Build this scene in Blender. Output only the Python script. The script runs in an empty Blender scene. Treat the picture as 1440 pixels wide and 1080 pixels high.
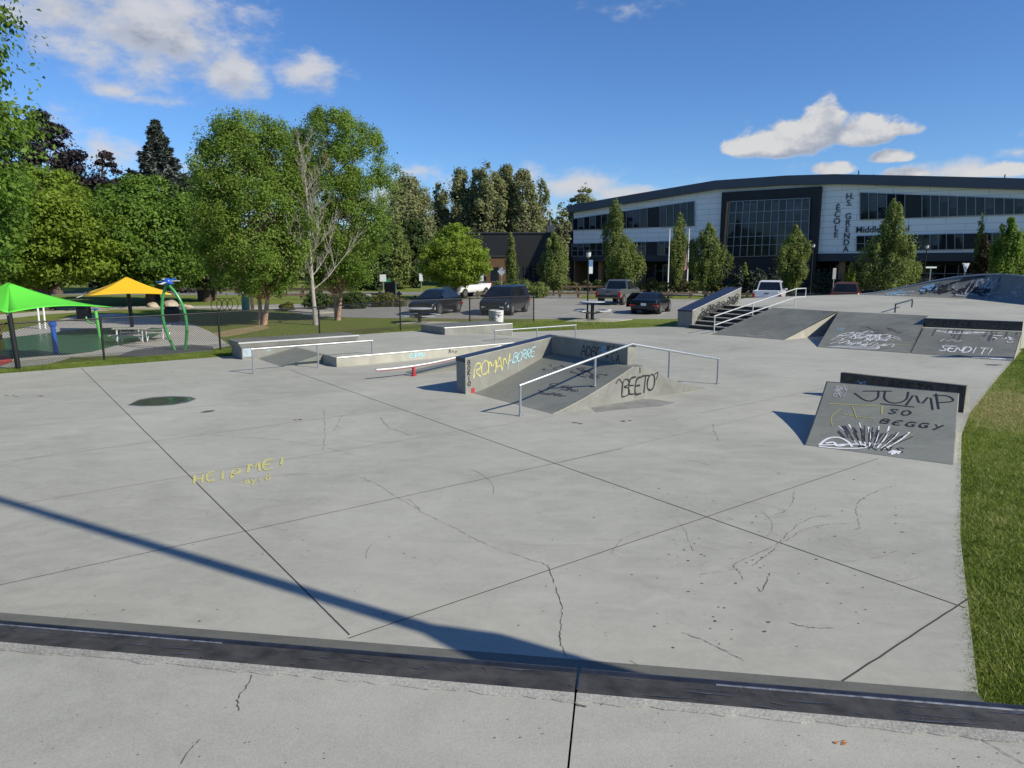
import bpy, bmesh, math, random
import numpy as np
from mathutils import Vector, Matrix
C = bpy.context.scene.collection
R = math.radians
rnd = random.Random(7)
nrg = np.random.default_rng(11)
CAM_H = 3.3
PITCH = math.atan(.172)
_c, _s = math.cos(PITCH), math.sin(PITCH)
# ---- surveying helpers: where a line of sight meets the ground / a given depth
def ray(x, y):
    u = (x-720)/1000; v = (540-y)/1000
    return (u, _c+v*_s, -_s+v*_c)
def G(x, y, z=0.0):
    d = ray(x, y); t = (z-CAM_H)/d[2]
    return Vector((d[0]*t, d[1]*t, z))
def at(x, y, Y):
    d = ray(x, y); t = Y/d[1]
    return Vector((d[0]*t, Y, CAM_H+d[2]*t))
# the skatepark's own grid: s runs away to the right, t runs away to the left
def S(s, t, z=0.0):
    return Vector((.8*s-.6*t, .6*s+.8*t, z))

ORG = {}
def empty(name, label, cat, loc, rz=0, group=None):
    o = bpy.data.objects.new(name, None); C.objects.link(o)
    o.empty_display_size = .2
    o.location = loc; o.rotation_euler = (0, 0, rz)
    o['label'] = label; o['category'] = cat
    if group: o['group'] = group
    ORG[o.name] = Vector(loc)
    return o
def tag(o, label, cat, group=None):
    o['label'] = label; o['category'] = cat
    if group: o['group'] = group
    return o
def copy_tree(o, parent=None):
    c = o.copy(); C.objects.link(c); c.parent = parent
    for ch in list(o.children):
        copy_tree(ch, c)
    return c
def children_of(o):
    return [x for x in bpy.data.objects if x.parent == o]

class MB:
    def __init__(self): self.v = []; self.f = []
    def add(self, vs, fs):
        n = len(self.v); self.v += [tuple(p) for p in vs]
        self.f += [tuple(i+n for i in f) for f in fs]
        return self
    def hexa(self, b, t):
        return self.add(list(b)+list(t), [(3,2,1,0),(4,5,6,7),(0,1,5,4),(1,2,6,5),(2,3,7,6),(3,0,4,7)])
    def box(self, cx, cy, cz, sx, sy, sz, rz=0, tx=1, ty=1):
        """cz is the bottom"""
        c, s = math.cos(rz), math.sin(rz)
        def q(x, y, z): return (cx+x*c-y*s, cy+x*s+y*c, z)
        a, b = sx/2, sy/2
        return self.hexa([q(-a,-b,cz),q(a,-b,cz),q(a,b,cz),q(-a,b,cz)],
                         [q(-a*tx,-b*ty,cz+sz),q(a*tx,-b*ty,cz+sz),q(a*tx,b*ty,cz+sz),q(-a*tx,b*ty,cz+sz)])
    def prism(self, pts, z0, z1):
        n = len(pts)
        zz = z1 if isinstance(z1, (list, tuple)) else [z1]*n
        vs = [(p[0],p[1],z0) for p in pts]+[(p[0],p[1],zz[i]) for i,p in enumerate(pts)]
        fs = [tuple(range(n-1,-1,-1)), tuple(range(n,2*n))]+[(i,(i+1)%n,n+(i+1)%n,n+i) for i in range(n)]
        return self.add(vs, fs)
    def extrude(self, prof, A, B):
        """prof: list of fns' outputs; A(p), B(p) give the two end points of each profile point"""
        n = len(prof)
        vs = [A(p) for p in prof]+[B(p) for p in prof]
        fs = [tuple(range(n-1,-1,-1)), tuple(range(n,2*n))]+[(i,(i+1)%n,n+(i+1)%n,n+i) for i in range(n)]
        return self.add(vs, fs)
    def tube(self, pts, r, n=8, cap=True):
        pts = [Vector(p) for p in pts]; m = len(pts)
        rr = r if isinstance(r, (list, tuple)) else [r]*m
        vs = []; ref = None
        for i, p in enumerate(pts):
            d = (pts[min(i+1,m-1)]-pts[max(i-1,0)])
            if d.length < 1e-9: d = Vector((0,0,1))
            d.normalize()
            if ref is None:
                ref = Vector((0,0,1)) if abs(d.z) < .9 else Vector((1,0,0))
            a = d.cross(ref)
            if a.length < 1e-6: a = d.cross(Vector((1,0,.3)))
            a.normalize(); b = d.cross(a); ref = -b if False else ref
            for k in range(n):
                t = 2*math.pi*k/n
                vs.append(p+a*(math.cos(t)*rr[i])+b*(math.sin(t)*rr[i]))
        fs = []
        for i in range(m-1):
            for k in range(n):
                fs.append((i*n+k, i*n+(k+1)%n, (i+1)*n+(k+1)%n, (i+1)*n+k))
        if cap: fs += [tuple(range(n-1,-1,-1)), tuple(range((m-1)*n, m*n))]
        return self.add(vs, fs)
    def lathe(self, prof, n=20, c=(0,0,0)):
        m = len(prof); vs = []
        for r, z in prof:
            for k in range(n):
                t = 2*math.pi*k/n
                vs.append((c[0]+r*math.cos(t), c[1]+r*math.sin(t), c[2]+z))
        fs = []
        for i in range(m-1):
            for k in range(n):
                fs.append((i*n+k, i*n+(k+1)%n, (i+1)*n+(k+1)%n, (i+1)*n+k))
        fs += [tuple(range(n-1,-1,-1)), tuple(range((m-1)*n, m*n))]
        return self.add(vs, fs)
    def ribbon(self, pts, w, P):
        """flat stroke: pts in a 2-D chart, P maps chart to space"""
        m = len(pts); vs = []
        self.k = (getattr(self, 'k', 0)+1) % 16
        x_, y_ = pts[m//2]; e_ = 1e-2; o_ = Vector(P(x_, y_)); nn = (Vector(P(x_+e_, y_))-o_).cross(Vector(P(x_, y_+e_))-o_)
        if nn.length > 0: nn.normalize()
        if nn.z < -.3: nn = -nn
        nn *= self.k*.00022; P0 = P; P = lambda a, b: Vector(P0(a, b))+nn
        for i in range(m):
            a = pts[max(i-1,0)]; b = pts[min(i+1,m-1)]
            dx, dy = b[0]-a[0], b[1]-a[1]; L = math.hypot(dx, dy) or 1
            ww = (w[i] if isinstance(w, (list,tuple)) else w)/2
            nx, ny = -dy/L*ww, dx/L*ww
            vs += [P(pts[i][0]+nx, pts[i][1]+ny), P(pts[i][0]-nx, pts[i][1]-ny)]
        return self.add(vs, [(2*i, 2*i+1, 2*i+3, 2*i+2) for i in range(m-1)])
    def build(self, name, mat, parent=None, smooth=None, kind=None, bevel=0, seg=2):
        o_ = Vector((0,0,0)); q = parent
        if parent is not None and parent.name in ORG: o_ = ORG[parent.name]
        me = bpy.data.meshes.new(name)
        me.from_pydata([(p[0]-o_.x, p[1]-o_.y, p[2]-o_.z) for p in self.v], [], self.f)
        me.materials.append(mat)
        bm = bmesh.new(); bm.from_mesh(me)
        if bevel: bmesh.ops.remove_doubles(bm, verts=bm.verts, dist=1e-5)
        bmesh.ops.recalc_face_normals(bm, faces=bm.faces)
        bm.to_mesh(me); bm.free()
        if smooth:
            for p in me.polygons: p.use_smooth = True
            me.set_sharp_from_angle(angle=R(smooth))
        o = bpy.data.objects.new(name, me); C.objects.link(o)
        if parent is not None: o.parent = parent; ORG[o.name] = o_
        if kind: o['kind'] = kind
        if bevel:
            b = o.modifiers.new('bevel', 'BEVEL'); b.width = bevel; b.segments = seg; b.limit_method = 'ANGLE'; b.angle_limit = R(35)
        return o

# ------------------------------------------------------------------ materials
def nodes(name):
    m = bpy.data.materials.new(name); m.use_nodes = True
    nt = m.node_tree; b = nt.nodes['Principled BSDF']
    return m, nt, b
def noise(nt, scale, detail=4, rough=.55, vec=None, dist=0):
    n = nt.nodes.new('ShaderNodeTexNoise'); n.inputs['Scale'].default_value = scale
    n.inputs['Detail'].default_value = detail; n.inputs['Roughness'].default_value = rough
    n.inputs['Distortion'].default_value = dist
    if vec is not None: nt.links.new(vec, n.inputs['Vector'])
    return n.outputs['Fac']
def ramp(nt, fac, stops):
    r = nt.nodes.new('ShaderNodeValToRGB'); e = r.color_ramp.elements
    while len(e) < len(stops): e.new(.5)
    for i, (p, c) in enumerate(stops):
        e[i].position = p; e[i].color = (*c, 1) if len(c) == 3 else c
    nt.links.new(fac, r.inputs['Fac']); return r.outputs['Color']
def mixc(nt, a, b, fac, mode='MIX'):
    n = nt.nodes.new('ShaderNodeMix'); n.data_type = 'RGBA'; n.blend_type = mode
    for s, v in ((n.inputs[0], fac), (n.inputs[6], a), (n.inputs[7], b)):
        if isinstance(v, (int, float)): s.default_value = v
        elif isinstance(v, tuple): s.default_value = (*v, 1)
        else: nt.links.new(v, s)
    return n.outputs[2]
def math_(nt, op, a, b=0.0, c=0.0):
    n = nt.nodes.new('ShaderNodeMath'); n.operation = op
    for i, v in enumerate((a, b, c)):
        if isinstance(v, (int, float)): n.inputs[i].default_value = v
        else: nt.links.new(v, n.inputs[i])
    return n.outputs[0]
def coords(nt, which='Object', scale=None, rz=0):
    t = nt.nodes.new('ShaderNodeTexCoord').outputs[which]
    if scale is None and not rz: return t
    m = nt.nodes.new('ShaderNodeMapping'); m.inputs['Scale'].default_value = scale or (1,1,1)
    m.inputs['Rotation'].default_value = (0,0,rz)
    nt.links.new(t, m.inputs['Vector']); return m.outputs['Vector']
def bump(nt, b, h, strength=.2, dist=.02):
    n = nt.nodes.new('ShaderNodeBump'); n.inputs['Strength'].default_value = strength; n.inputs['Distance'].default_value = dist
    nt.links.new(h, n.inputs['Height']); nt.links.new(n.outputs['Normal'], b.inputs['Normal'])
def plain(name, col, rough=.6, metal=0, var=.15, scale=6, coat=0, bmp=0, spec=None):
    m, nt, b = nodes(name)
    v = coords(nt)
    f = noise(nt, scale, 5, .6, v)
    lo = tuple(c*(1-var) for c in col); hi = tuple(min(1, c*(1+var)) for c in col)
    nt.links.new(ramp(nt, f, [(.3, lo), (.7, hi)]), b.inputs['Base Color'])
    b.inputs['Roughness'].default_value = rough; b.inputs['Metallic'].default_value = metal
    if coat: b.inputs['Coat Weight'].default_value = coat; b.inputs['Coat Roughness'].default_value = .04
    if spec is not None: b.inputs['Specular IOR Level'].default_value = spec
    if bmp: bump(nt, b, noise(nt, scale*6, 4, .6, v), bmp, .01)
    return m
def concrete(name, base, contrast=.12, tint=(1,1,1), streak=0, rough=.8, speck=.1, bmp=.25, spec=.3, fs=38):
    m, nt, b = nodes(name)
    v = coords(nt); v2 = coords(nt, 'Object', (1, 2.0, 1), R(-36.9))
    big = noise(nt, .22, 4, .55, v, .6); mid = noise(nt, 1.1, 6, .65, v2, 1.2); fine = noise(nt, fs, 3, .7, v); tr = noise(nt, 4.5, 5, .7, v, 2.5)
    g = math_(nt, 'MULTIPLY_ADD', big, 1.25, -.175)
    g = math_(nt, 'MULTIPLY_ADD', mid, .9, g); g = math_(nt, 'MULTIPLY_ADD', tr, .5, g); g = math_(nt, 'MULTIPLY_ADD', fine, speck*2, g)
    g = math_(nt, 'MULTIPLY', g, 1/(2.3+speck*2))
    c0 = tuple(base*(1-contrast*1.6)*t for t in tint); c1 = tuple(base*t for t in tint); c2 = tuple(base*(1+contrast*1.3)*t for t in tint)
    col = ramp(nt, g, [(.36, c0), (.5, c1), (.63, c2)])
    nt.links.new(col, b.inputs['Base Color'])
    b.inputs['Roughness'].default_value = rough; b.inputs['Specular IOR Level'].default_value = spec
    bump(nt, b, math_(nt, 'MULTIPLY_ADD', fine, .5, mid), bmp, .012)
    return m
def glassy(name, col=(.012,.016,.022), rough=.04, spec=.5):
    m, nt, b = nodes(name)
    v = coords(nt); f = noise(nt, .6, 2, .5, v)
    nt.links.new(ramp(nt, f, [(.3, tuple(c*.7 for c in col)), (.7, tuple(c*1.5 for c in col))]), b.inputs['Base Color'])
    b.inputs['Roughness'].default_value = rough; b.inputs['Specular IOR Level'].default_value = spec
    return m
def leafmat(name, stops, trans=.35):
    m = bpy.data.materials.new(name); m.use_nodes = True; nt = m.node_tree
    for n in list(nt.nodes): nt.nodes.remove(n)
    out = nt.nodes.new('ShaderNodeOutputMaterial')
    a = nt.nodes.new('ShaderNodeAttribute'); a.attribute_name = 'tone'
    col = ramp(nt, a.outputs['Fac'], stops)
    d = nt.nodes.new('ShaderNodeBsdfPrincipled'); d.inputs['Roughness'].default_value = .55; d.inputs['Specular IOR Level'].default_value = .25
    t = nt.nodes.new('ShaderNodeBsdfTranslucent')
    mx = nt.nodes.new('ShaderNodeMixShader'); mx.inputs[0].default_value = trans
    nt.links.new(col, d.inputs['Base Color'])
    nt.links.new(mixc(nt, col, (1.0,1.0,.35), .35, 'MULTIPLY'), t.inputs['Color'])
    nt.links.new(d.outputs[0], mx.inputs[1]); nt.links.new(t.outputs[0], mx.inputs[2]); nt.links.new(mx.outputs[0], out.inputs['Surface'])
    return m

M = {}
M['slab'] = concrete('slab_concrete', .362, .125, (.995,.985,.87), bmp=.12)
M['deck'] = concrete('deck_concrete', .365, .16, (.995,.98,.86), speck=.75, bmp=.2, fs=150)
M['upper'] = concrete('upper_concrete', .365, .12, (.985,.985,.865))
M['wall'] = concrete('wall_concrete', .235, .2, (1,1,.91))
M['wallpale'] = concrete('pale_wall_concrete', .37, .2, (1,.97,.83))
M['ramp'] = concrete('troweled_dark_concrete', .20, .16, (.97,1,.88), rough=.55, bmp=.12, spec=.4)
M['rampd'] = concrete('charcoal_concrete', .16, .24, (.97,1,.89), rough=.6, bmp=.12)
M['transition'] = concrete('transition_concrete', .135, .2, (1,1,.88), rough=.65, speck=.3)
M['lip'] = concrete('chipped_lip_paint', .33, .36, (1,.975,.88), speck=.9, bmp=.3, fs=90)
M['path'] = concrete('path_concrete', .42, .1, (1,.95,.80))
M['padc'] = concrete('splash_concrete', .42, .1, (1,.95,.87))
M['asphalt'] = concrete('worn_asphalt', .29, .1, (1,.965,.86), speck=.4)
M['road'] = concrete('road_asphalt', .22, .1, (1,1,1), speck=.4)
M['steel'] = plain('galvanised_steel', (.42,.44,.46), .42, .7, .15, 14)
M['steelw'] = plain('worn_white_steel', (.54,.55,.54), .4, .25, .12, 20)
M['plate'] = plain('dark_steel_and_shade', (.052,.048,.043), .65, .1, .55, 9, bmp=.15)  # edge plate's own dark; doubles as the ledge front's painted shade
M['coping'] = plain('dark_coping_pipe', (.035,.04,.055), .4, .45, .4, 12)
M['worn_lit'] = plain('wear_and_highlight', (.27,.28,.30), .4, .5, .6, 25)  # bare steel wear; also the painted highlight along the coping
M['scuff'] = plain('steel_scuff', (.085,.09,.11), .5, .2, .5, 12)
M['cap'] = plain('dark_ledge_steel', (.045,.055,.085), .4, .45, .35, 5)
M['tablegrey'] = plain('table_light_grey', (.48,.50,.52), .45, .1, .1, 9)
M['red'] = plain('red_paint', (.42,.035,.045), .5, 0, .2, 20)
M['black'] = plain('black_metal', (.012,.012,.013), .45, 0, .3, 9)
M['wire'] = plain('black_vinyl_wire', (.02,.02,.02), .5)
M['riser_shade'] = plain('shaded_riser_black', (.028,.029,.03), .7, 0, .4, 3)  # shade of the stair risers put into a near-black colour
M['joint'] = plain('joint_filler', (.045,.045,.045), .9)  # dark fill colour of the slab joints
M['crack'] = plain('crack_dirt', (.105,.10,.092), .95, 0, .5, 5)
M['crackf'] = plain('faint_crack_dirt', (.25,.248,.228), .95)
M['wheel'] = plain('faint_wheel_mark', (.31,.308,.275), .8, 0, .25, 2)
M['stain'] = plain('damp_stain', (.21,.21,.20), .8, 0, .2, 3)
M['rust'] = plain('rust_stain', (.42,.16,.05), .9, 0, .4, 30)
M['gk'] = plain('black_spray', (.016,.016,.018), .6, 0, .3, 30)
M['gkf'] = plain('faded_black_spray', (.055,.055,.062), .7, 0, .3, 20)
M['gw'] = plain('white_spray', (.72,.73,.76), .6, 0, .15, 30)
M['gwf'] = plain('faded_white_spray', (.36,.37,.39), .7, 0, .2, 30)
M['gy'] = plain('yellow_spray', (.55,.52,.20), .6, 0, .15, 30)
M['gyf'] = plain('faded_yellow_spray', (.33,.31,.12), .7, 0, .2, 30)
M['gb'] = plain('light_blue_spray', (.36,.66,.76), .6, 0, .15, 30)
M['gbf'] = plain('faded_blue_spray', (.20,.36,.52), .7, 0, .3, 30)
M['wood'] = plain('weathered_timber', (.12,.085,.06), .8, 0, .35, 5, bmp=.3)
M['bark'] = plain('grey_brown_bark', (.10,.075,.055), .9, 0, .4, 9, bmp=.6)
M['birchbark'] = plain('peeling_salmon_bark', (.42,.26,.19), .8, 0, .45, 7, bmp=.5)
M['deadbark'] = plain('pale_dead_bark', (.33,.30,.265), .8, 0, .3, 9, bmp=.3)
M['rock'] = plain('sandstone', (.38,.32,.25), .85, 0, .25, 4, bmp=.5)
M['white'] = plain('white_paint', (.74,.75,.76), .5, 0, .05, 9)
M['glass'] = glassy('dark_glass')
M['tyre'] = plain('tyre_rubber', (.02,.02,.02), .8)
M['rim'] = plain('alloy_rim', (.45,.46,.48), .3, .8, .1)
M['taill'] = plain('red_lamp_lens', (.42,.02,.02), .15, 0, .1, 9)
M['headl'] = plain('clear_lamp_lens', (.55,.58,.62), .1, .3, .1, 9)
M['trim'] = plain('black_plastic_trim', (.018,.018,.02), .5)
M['chrome'] = plain('chrome_trim', (.65,.66,.68), .12, 1, .05)
M['plateg'] = plain('licence_plate_white', (.62,.64,.68), .4, 0, .1, 20)

# ------------------------------------------------------------------ strokes (spray paint, cracks)
def chaikin(p, k=2):
    for _ in range(k):
        if len(p) < 3: return p
        q = [p[0]]
        for a, b in zip(p, p[1:]):
            q += [(a[0]*.75+b[0]*.25, a[1]*.75+b[1]*.25), (a[0]*.25+b[0]*.75, a[1]*.25+b[1]*.75)]
        p = q+[p[-1]]
    return p
FONT = {
'A':[[(0,0),(.3,1),(.38,1),(.7,0)],[(.12,.38),(.6,.38)]], 'B':[[(.05,0),(.05,1),(.6,.95),(.6,.6),(.1,.52),(.7,.45),(.7,.02),(.05,0)]],
'C':[[(.7,.85),(.4,1.02),(.02,.8),(.02,.2),(.4,-.02),(.7,.15)]], 'D':[[(.05,0),(.05,1),(.5,.95),(.75,.5),(.5,.03),(.05,0)]],
'E':[[(.65,1),(.05,.97),(.05,0),(.68,.03)],[(.05,.52),(.5,.52)]], 'F':[[(.68,1),(.05,.97),(.05,-.05)],[(.05,.5),(.5,.5)]],
'G':[[(.7,.85),(.4,1),(.02,.8),(.02,.2),(.4,-.02),(.7,.1),(.7,.45),(.42,.45)]], 'H':[[(.05,0),(.05,1)],[(.65,0),(.65,1)],[(.05,.5),(.65,.5)]],
'I':[[(.3,0),(.3,1)]], 'J':[[(.1,1),(.75,1)],[(.5,1),(.5,.15),(.25,-.05),(0,.2)]], 'K':[[(.05,0),(.05,1)],[(.65,1),(.08,.48),(.7,0)]],
'L':[[(.08,1),(.05,.02),(.65,.02)]], 'M':[[(.02,0),(.1,1),(.4,.3),(.7,1),(.8,0)]], 'N':[[(.05,0),(.08,1),(.62,.02),(.66,1)]],
'O':[[(.35,1),(.02,.8),(.02,.2),(.35,-.02),(.7,.2),(.7,.8),(.35,1)]], 'P':[[(.05,-.05),(.08,1),(.6,.95),(.68,.65),(.5,.45),(.08,.42)]],
'R':[[(.05,0),(.06,1),(.6,.95),(.6,.55),(.08,.48),(.7,0)]], 'S':[[(.65,.88),(.35,1.02),(.05,.8),(.3,.52),(.66,.3),(.4,-.02),(.02,.12)]],
'T':[[(0,1),(.75,.97)],[(.38,1),(.35,0)]], 'U':[[(.05,1),(.05,.2),(.35,-.02),(.66,.2),(.68,1)]], 'V':[[(.02,1),(.35,0),(.7,1)]],
'W':[[(0,1),(.2,0),(.4,.7),(.6,0),(.8,1)]], 'X':[[(0,0),(.7,1)],[(0,1),(.7,0)]], 'Y':[[(.02,1),(.35,.48)],[(.7,1),(.2,-.1)]],
'!':[[(.3,1),(.26,.32)],[(.24,.1),(.26,.02)]], '-':[[(.1,.45),(.5,.48)]], "'":[[(.3,1.05),(.25,.75)]], '.':[[(.2,.05),(.25,0)]],
'a':[[(.55,.55),(.2,.55),(.05,.25),(.25,0),(.5,.15),(.55,.55),(.6,0)]], 'y':[[(.05,.55),(.25,.1)],[(.55,.55),(.1,-.4)]], 'i':[[(.2,.55),(.22,0)],[(.2,.8),(.2,.76)]],
'd':[[(.55,1),(.55,0),(.2,0),(.05,.3),(.3,.55),(.55,.4)]], 'e':[[(.08,.3),(.55,.32),(.45,.6),(.15,.55),(.05,.2),(.3,-.02),(.58,.12)]], 'n':[[(.05,0),(.08,.6),(.4,.6),(.55,.4),(.58,0)]],
'm':[[(0,0),(.05,.6),(.25,.6),(.32,0),(.38,.6),(.58,.6),(.65,0)]], 'o':[[(.3,.6),(.05,.4),(.1,.05),(.4,0),(.58,.3),(.3,.6)]], 'r':[[(.05,0),(.08,.6),(.12,.4),(.45,.6)]],
'p':[[(.08,-.35),(.08,.6),(.45,.6),(.52,.25),(.1,.1)]], 't':[[(.25,.95),(.25,.05),(.5,0)],[(.02,.65),(.5,.65)]], 'l':[[(.2,1),(.2,0)]], 'g':[[(.5,.55),(.15,.55),(.1,.15),(.5,.15),(.5,.55),(.48,-.35),(.1,-.35)]], ' ':[],
}
def write(mb, txt, P, x, y, h, w, slant=.0, adv=.92, jit=.06, rise=0, seed=1, round_=2):
    r = random.Random(seed)
    for ch in txt:
        dy = r.uniform(-jit, jit)*h
        for st in FONT.get(ch, []):
            pts = [(x+(a+slant*b)*h*.9+r.uniform(-jit,jit)*h*.35, y+dy+b*h+r.uniform(-jit,jit)*h*.35) for a, b in st]
            q_ = chaikin(pts, round_); ph_ = r.uniform(0,6)
            mb.ribbon(q_, [w*(.95+.32*math.sin(ph_+i*.9)+r.uniform(-.12,.12)) for i in range(len(q_))], P)
            if r.random() < .35: mb.ribbon([(a+r.uniform(-.3,.3)*w, b+r.uniform(-.3,.3)*w) for a, b in q_[len(q_)//3:]], w*.55, P)
            if r.random() < .10: mb.ribbon([q_[-1],(q_[-1][0]+w*.1,q_[-1][1]-h*r.uniform(.15,.4))], [w*.4,w*.15], P)
        x += adv*h; y += rise*adv*h
def quadmap(bl, br, tr, tl, off=.004):
    bl, br, tr, tl = map(Vector, (bl, br, tr, tl))
    n = (br-bl).cross(tl-bl).normalized()*off
    def P(a, b): return bl*(1-a)*(1-b)+br*a*(1-b)+tr*a*b+tl*(1-a)*b+n
    return P
def squiggle(mb, P, x, y, wx, wy, n, w, seed):
    r = random.Random(seed)
    for _ in range(n):
        cx, cy = x+r.uniform(-1,1)*wx, y+r.uniform(-1,1)*wy
        pts = [(cx, cy)]
        for k in range(r.randint(3,6)):
            cx += r.uniform(-.5,.5)*wx; cy += r.uniform(-.6,.6)*wy
            pts.append((min(x+wx*1.2,max(x-wx*1.2,cx)), min(y+wy*1.2,max(y-wy*1.2,cy))))
        mb.ribbon(chaikin(pts, 3), w*r.uniform(.6,1.2), P)
# ------------------------------------------------------------------ ground
def grassmat(name, dry=.5):
    m, nt, b = nodes(name); v = coords(nt)
    a = noise(nt, .16, 4, .6, v); f = noise(nt, 9, 5, .75, v); g = noise(nt, 55, 3, .8, v)
    c1 = ramp(nt, f, [(.25,(.10,.135,.024)),(.5,(.17,.215,.042)),(.75,(.25,.285,.08))])
    c2 = ramp(nt, f, [(.25,(.15,.12,.05)),(.75,(.30,.24,.11))])
    k = ramp(nt, math_(nt,'MULTIPLY_ADD', f, .28, a), [(.70-.12*dry,(0,0,0)),(.86-.1*dry,(1,1,1))])
    col = mixc(nt, c1, c2, k)
    vm = nt.nodes.new('ShaderNodeVectorMath'); vm.operation = 'DISTANCE'; vm.inputs[1].default_value = (12.0,16.5,0); nt.links.new(v, vm.inputs[0])
    dd = math_(nt,'ADD', math_(nt,'MULTIPLY', vm.outputs['Value'], -.22), math_(nt,'MULTIPLY_ADD', f, 1.1, .35)); k2 = ramp(nt, dd, [(.25,(0,0,0)),(.6,(1,1,1))])
    col = mixc(nt, col, c2, k2)
    nt.links.new(col, b.inputs['Base Color']); b.inputs['Roughness'].default_value = .9; b.inputs['Specular IOR Level'].default_value = .15
    bump(nt, b, math_(nt,'ADD', f, g), .9, .05)
    return m
M['grass'] = grassmat('lawn_grass', .35)
M['bedsoil'] = plain('planting_bed_soil', (.16,.15,.07), .95, 0, .4, 2, bmp=.5)
MB().box(0, 190, -1, 900, 760, .97).build('ground', M['grass'], kind='structure')
_parity = [S(5.88,1.84), S(9.3,3.3), S(12.71,4.62), S(15.0,5.5), S(17.36,6.25), S(22.2,7.5), S(27.3,8.78), S(31.4,9.8), S(31.4,24.3),
         S(28.8,24.35), S(26.2,25.2), S(23.3,26.0), S(19,27.45), S(12.5,27.6), S(7,26.05), S(.4,26.0), S(-12,26.0), Vector((-26,10.2,0)), Vector((-15,7.8,0)), Vector((0,5.55,0))]
slab = MB().prism(_parity, -.3, 0).build('skatepark_slab', M['slab'], kind='structure')
def gp(x, y): return G(x, y, 0).to_tuple()[:2]
def flat(z): return lambda a, b: (a, b, z)
def wobble(a, b, n=14, amp=.004):
    return [(a[0]+(b[0]-a[0])*i/n+rnd.uniform(-amp,amp), a[1]+(b[1]-a[1])*i/n+rnd.uniform(-amp,amp)) for i in range(n+1)]
jt = MB()
def stline(s0,t0,s1,t1,w=.014,mb=jt): mb.ribbon(wobble(S(s0,t0)[:2], S(s1,t1)[:2]), w, flat(.003))
stline(2.38,5.60,2.44,25.9); stline(7.35,2.5,7.55,21.4)
stline(2.34,5.55,12.0,5.62,.012); stline(5.1,2.57,7.6,2.56,.016)
for t in (8.7,): stline(-6,t,9.0,t,.009)
jt.build('expansion_joint', M['joint'], slab)
jf = MB()
for t in (11.6, 14.3, 17.2, 20.2): stline(-6,t,7.5,t,.010,jf)
stline(7.5,8.7,14.0,8.9,.008,jf); stline(7.5,11.5,9.8,11.5,.008,jf)
stline(18.5,12.0,18.6,22,.01,jf); stline(23.5,12,23.6,25,.01,jf); stline(16,16.5,27,16.5,.01,jf); stline(12.6,9.8,26.5,9.9,.01,jf); stline(-3,6,-3,26,.012,jf)
jf.build('hairline_joint', M['crackf'], slab)
def pxl(mb, pts, w, jit=1.5, sub=7, round_=0):
    pts = chaikin(pts, 2) if len(pts) > 2 else pts; sub = max(2, int(math.hypot(pts[-1][0]-pts[0][0], pts[-1][1]-pts[0][1])/len(pts)/4)); w *= .52
    q = []
    for (a, b) in zip(pts, pts[1:]):
        for k in range(sub):
            f = k/sub; q.append((a[0]+(b[0]-a[0])*f+rnd.uniform(-jit,jit), a[1]+(b[1]-a[1])*f+rnd.uniform(-jit,jit)*.45))
    q.append(pts[-1])
    mb.ribbon([gp(*p) for p in q], [w*rnd.choice((.25,.5,.8,1,1.3,1.7)) for _ in q], flat(.0035))
ck = MB()
for pts, w in [([(770,795),(783,830),(792,860),(787,885),(790,912),(796,922)],.012),
    ([(1030,795),(1066,778),(1095,765),(1112,745),(1140,727),(1170,725)],.012), ([(1095,768),(1125,747),(1160,737),(1195,737)],.010),
    ([(1202,745),(1211,743),(1203,720),(1205,705),(1235,690),(1260,683)],.010), ([(1030,795),(1040,805),(1045,815)],.012), ([(1058,796),(1080,780),(1092,770)],.010),
    ([(1082,806),(1078,822),(1070,835),(1066,826)],.010), ([(1116,691),(1115,708),(1106,719),(1090,724)],.008),
    ([(960,890),(990,901),(1020,915),(1046,930)],.010), ([(1110,876),(1140,884),(1172,884)],.010)]:
    pxl(ck, pts, w)
cf = MB()
for pts, w in [([(500,668),(530,680),(560,700),(585,714),(600,725),(640,742),(665,757),(700,772),(740,785),(770,795)],.010), ([(575,702),(590,716)],.018),
    ([(1003,597),(1005,610),(1012,620)],.012), ([(536,588),(542,600),(560,606),(578,612)],.02), ([(455,575),(458,600),(455,632)],.012), ([(480,585),(475,600),(468,606)],.012),
    ([(860,780),(870,760),(900,748)],.008),([(1175,790),(1230,787),(1262,774)],.010),([(1040,800),(1010,805),(985,808)],.008),
    ([(300,612),(420,620),(500,640)],.010),([(955,645),(985,650),(1000,655)],.010),([(930,720),(960,735),(975,775)],.008),([(1240,820),(1290,815),(1300,808)],.008)]:
    pxl(cf, pts, w)
ck.build('crack', M['crack'], slab)['kind'] = 'stuff'; cf.build('hairline_crack', M['crackf'], slab)['kind'] = 'stuff'
sp = MB()
def blot(mb, x, y, r, z=.0042):
    c = G(x, y, 0); n = 7
    q = [(c.x+math.cos(6.283*k/n)*r*rnd.uniform(.5,1.3), c.y+math.sin(6.283*k/n)*r*rnd.uniform(.4,1.1), z) for k in range(n)]
    mb.add(q, [tuple(range(n))])
for _ in range(230):
    x = rnd.gauss(1060,150); y = rnd.gauss(770,75)
    if 800 < x < 1330 and 660 < y < 920: blot(sp, x, y, rnd.choice((.004,.005,.007,.009,.012,.018)))
for _ in range(90):
    blot(sp, rnd.uniform(40,1000), rnd.uniform(600,880), rnd.choice((.004,.005,.006,.008,.012)))
for x, y in [(55,557),(18,557),(735,540),(850,522),(420,590),(810,595),(880,592)]:
    for k in range(3): blot(sp, x+rnd.uniform(-9,9), y+rnd.uniform(-1,1), .05)
blot(sp, 1395, 513, .3)
sp.build('dark_speckle', M['crack'], slab)['kind'] = 'stuff'
wm = MB()
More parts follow.
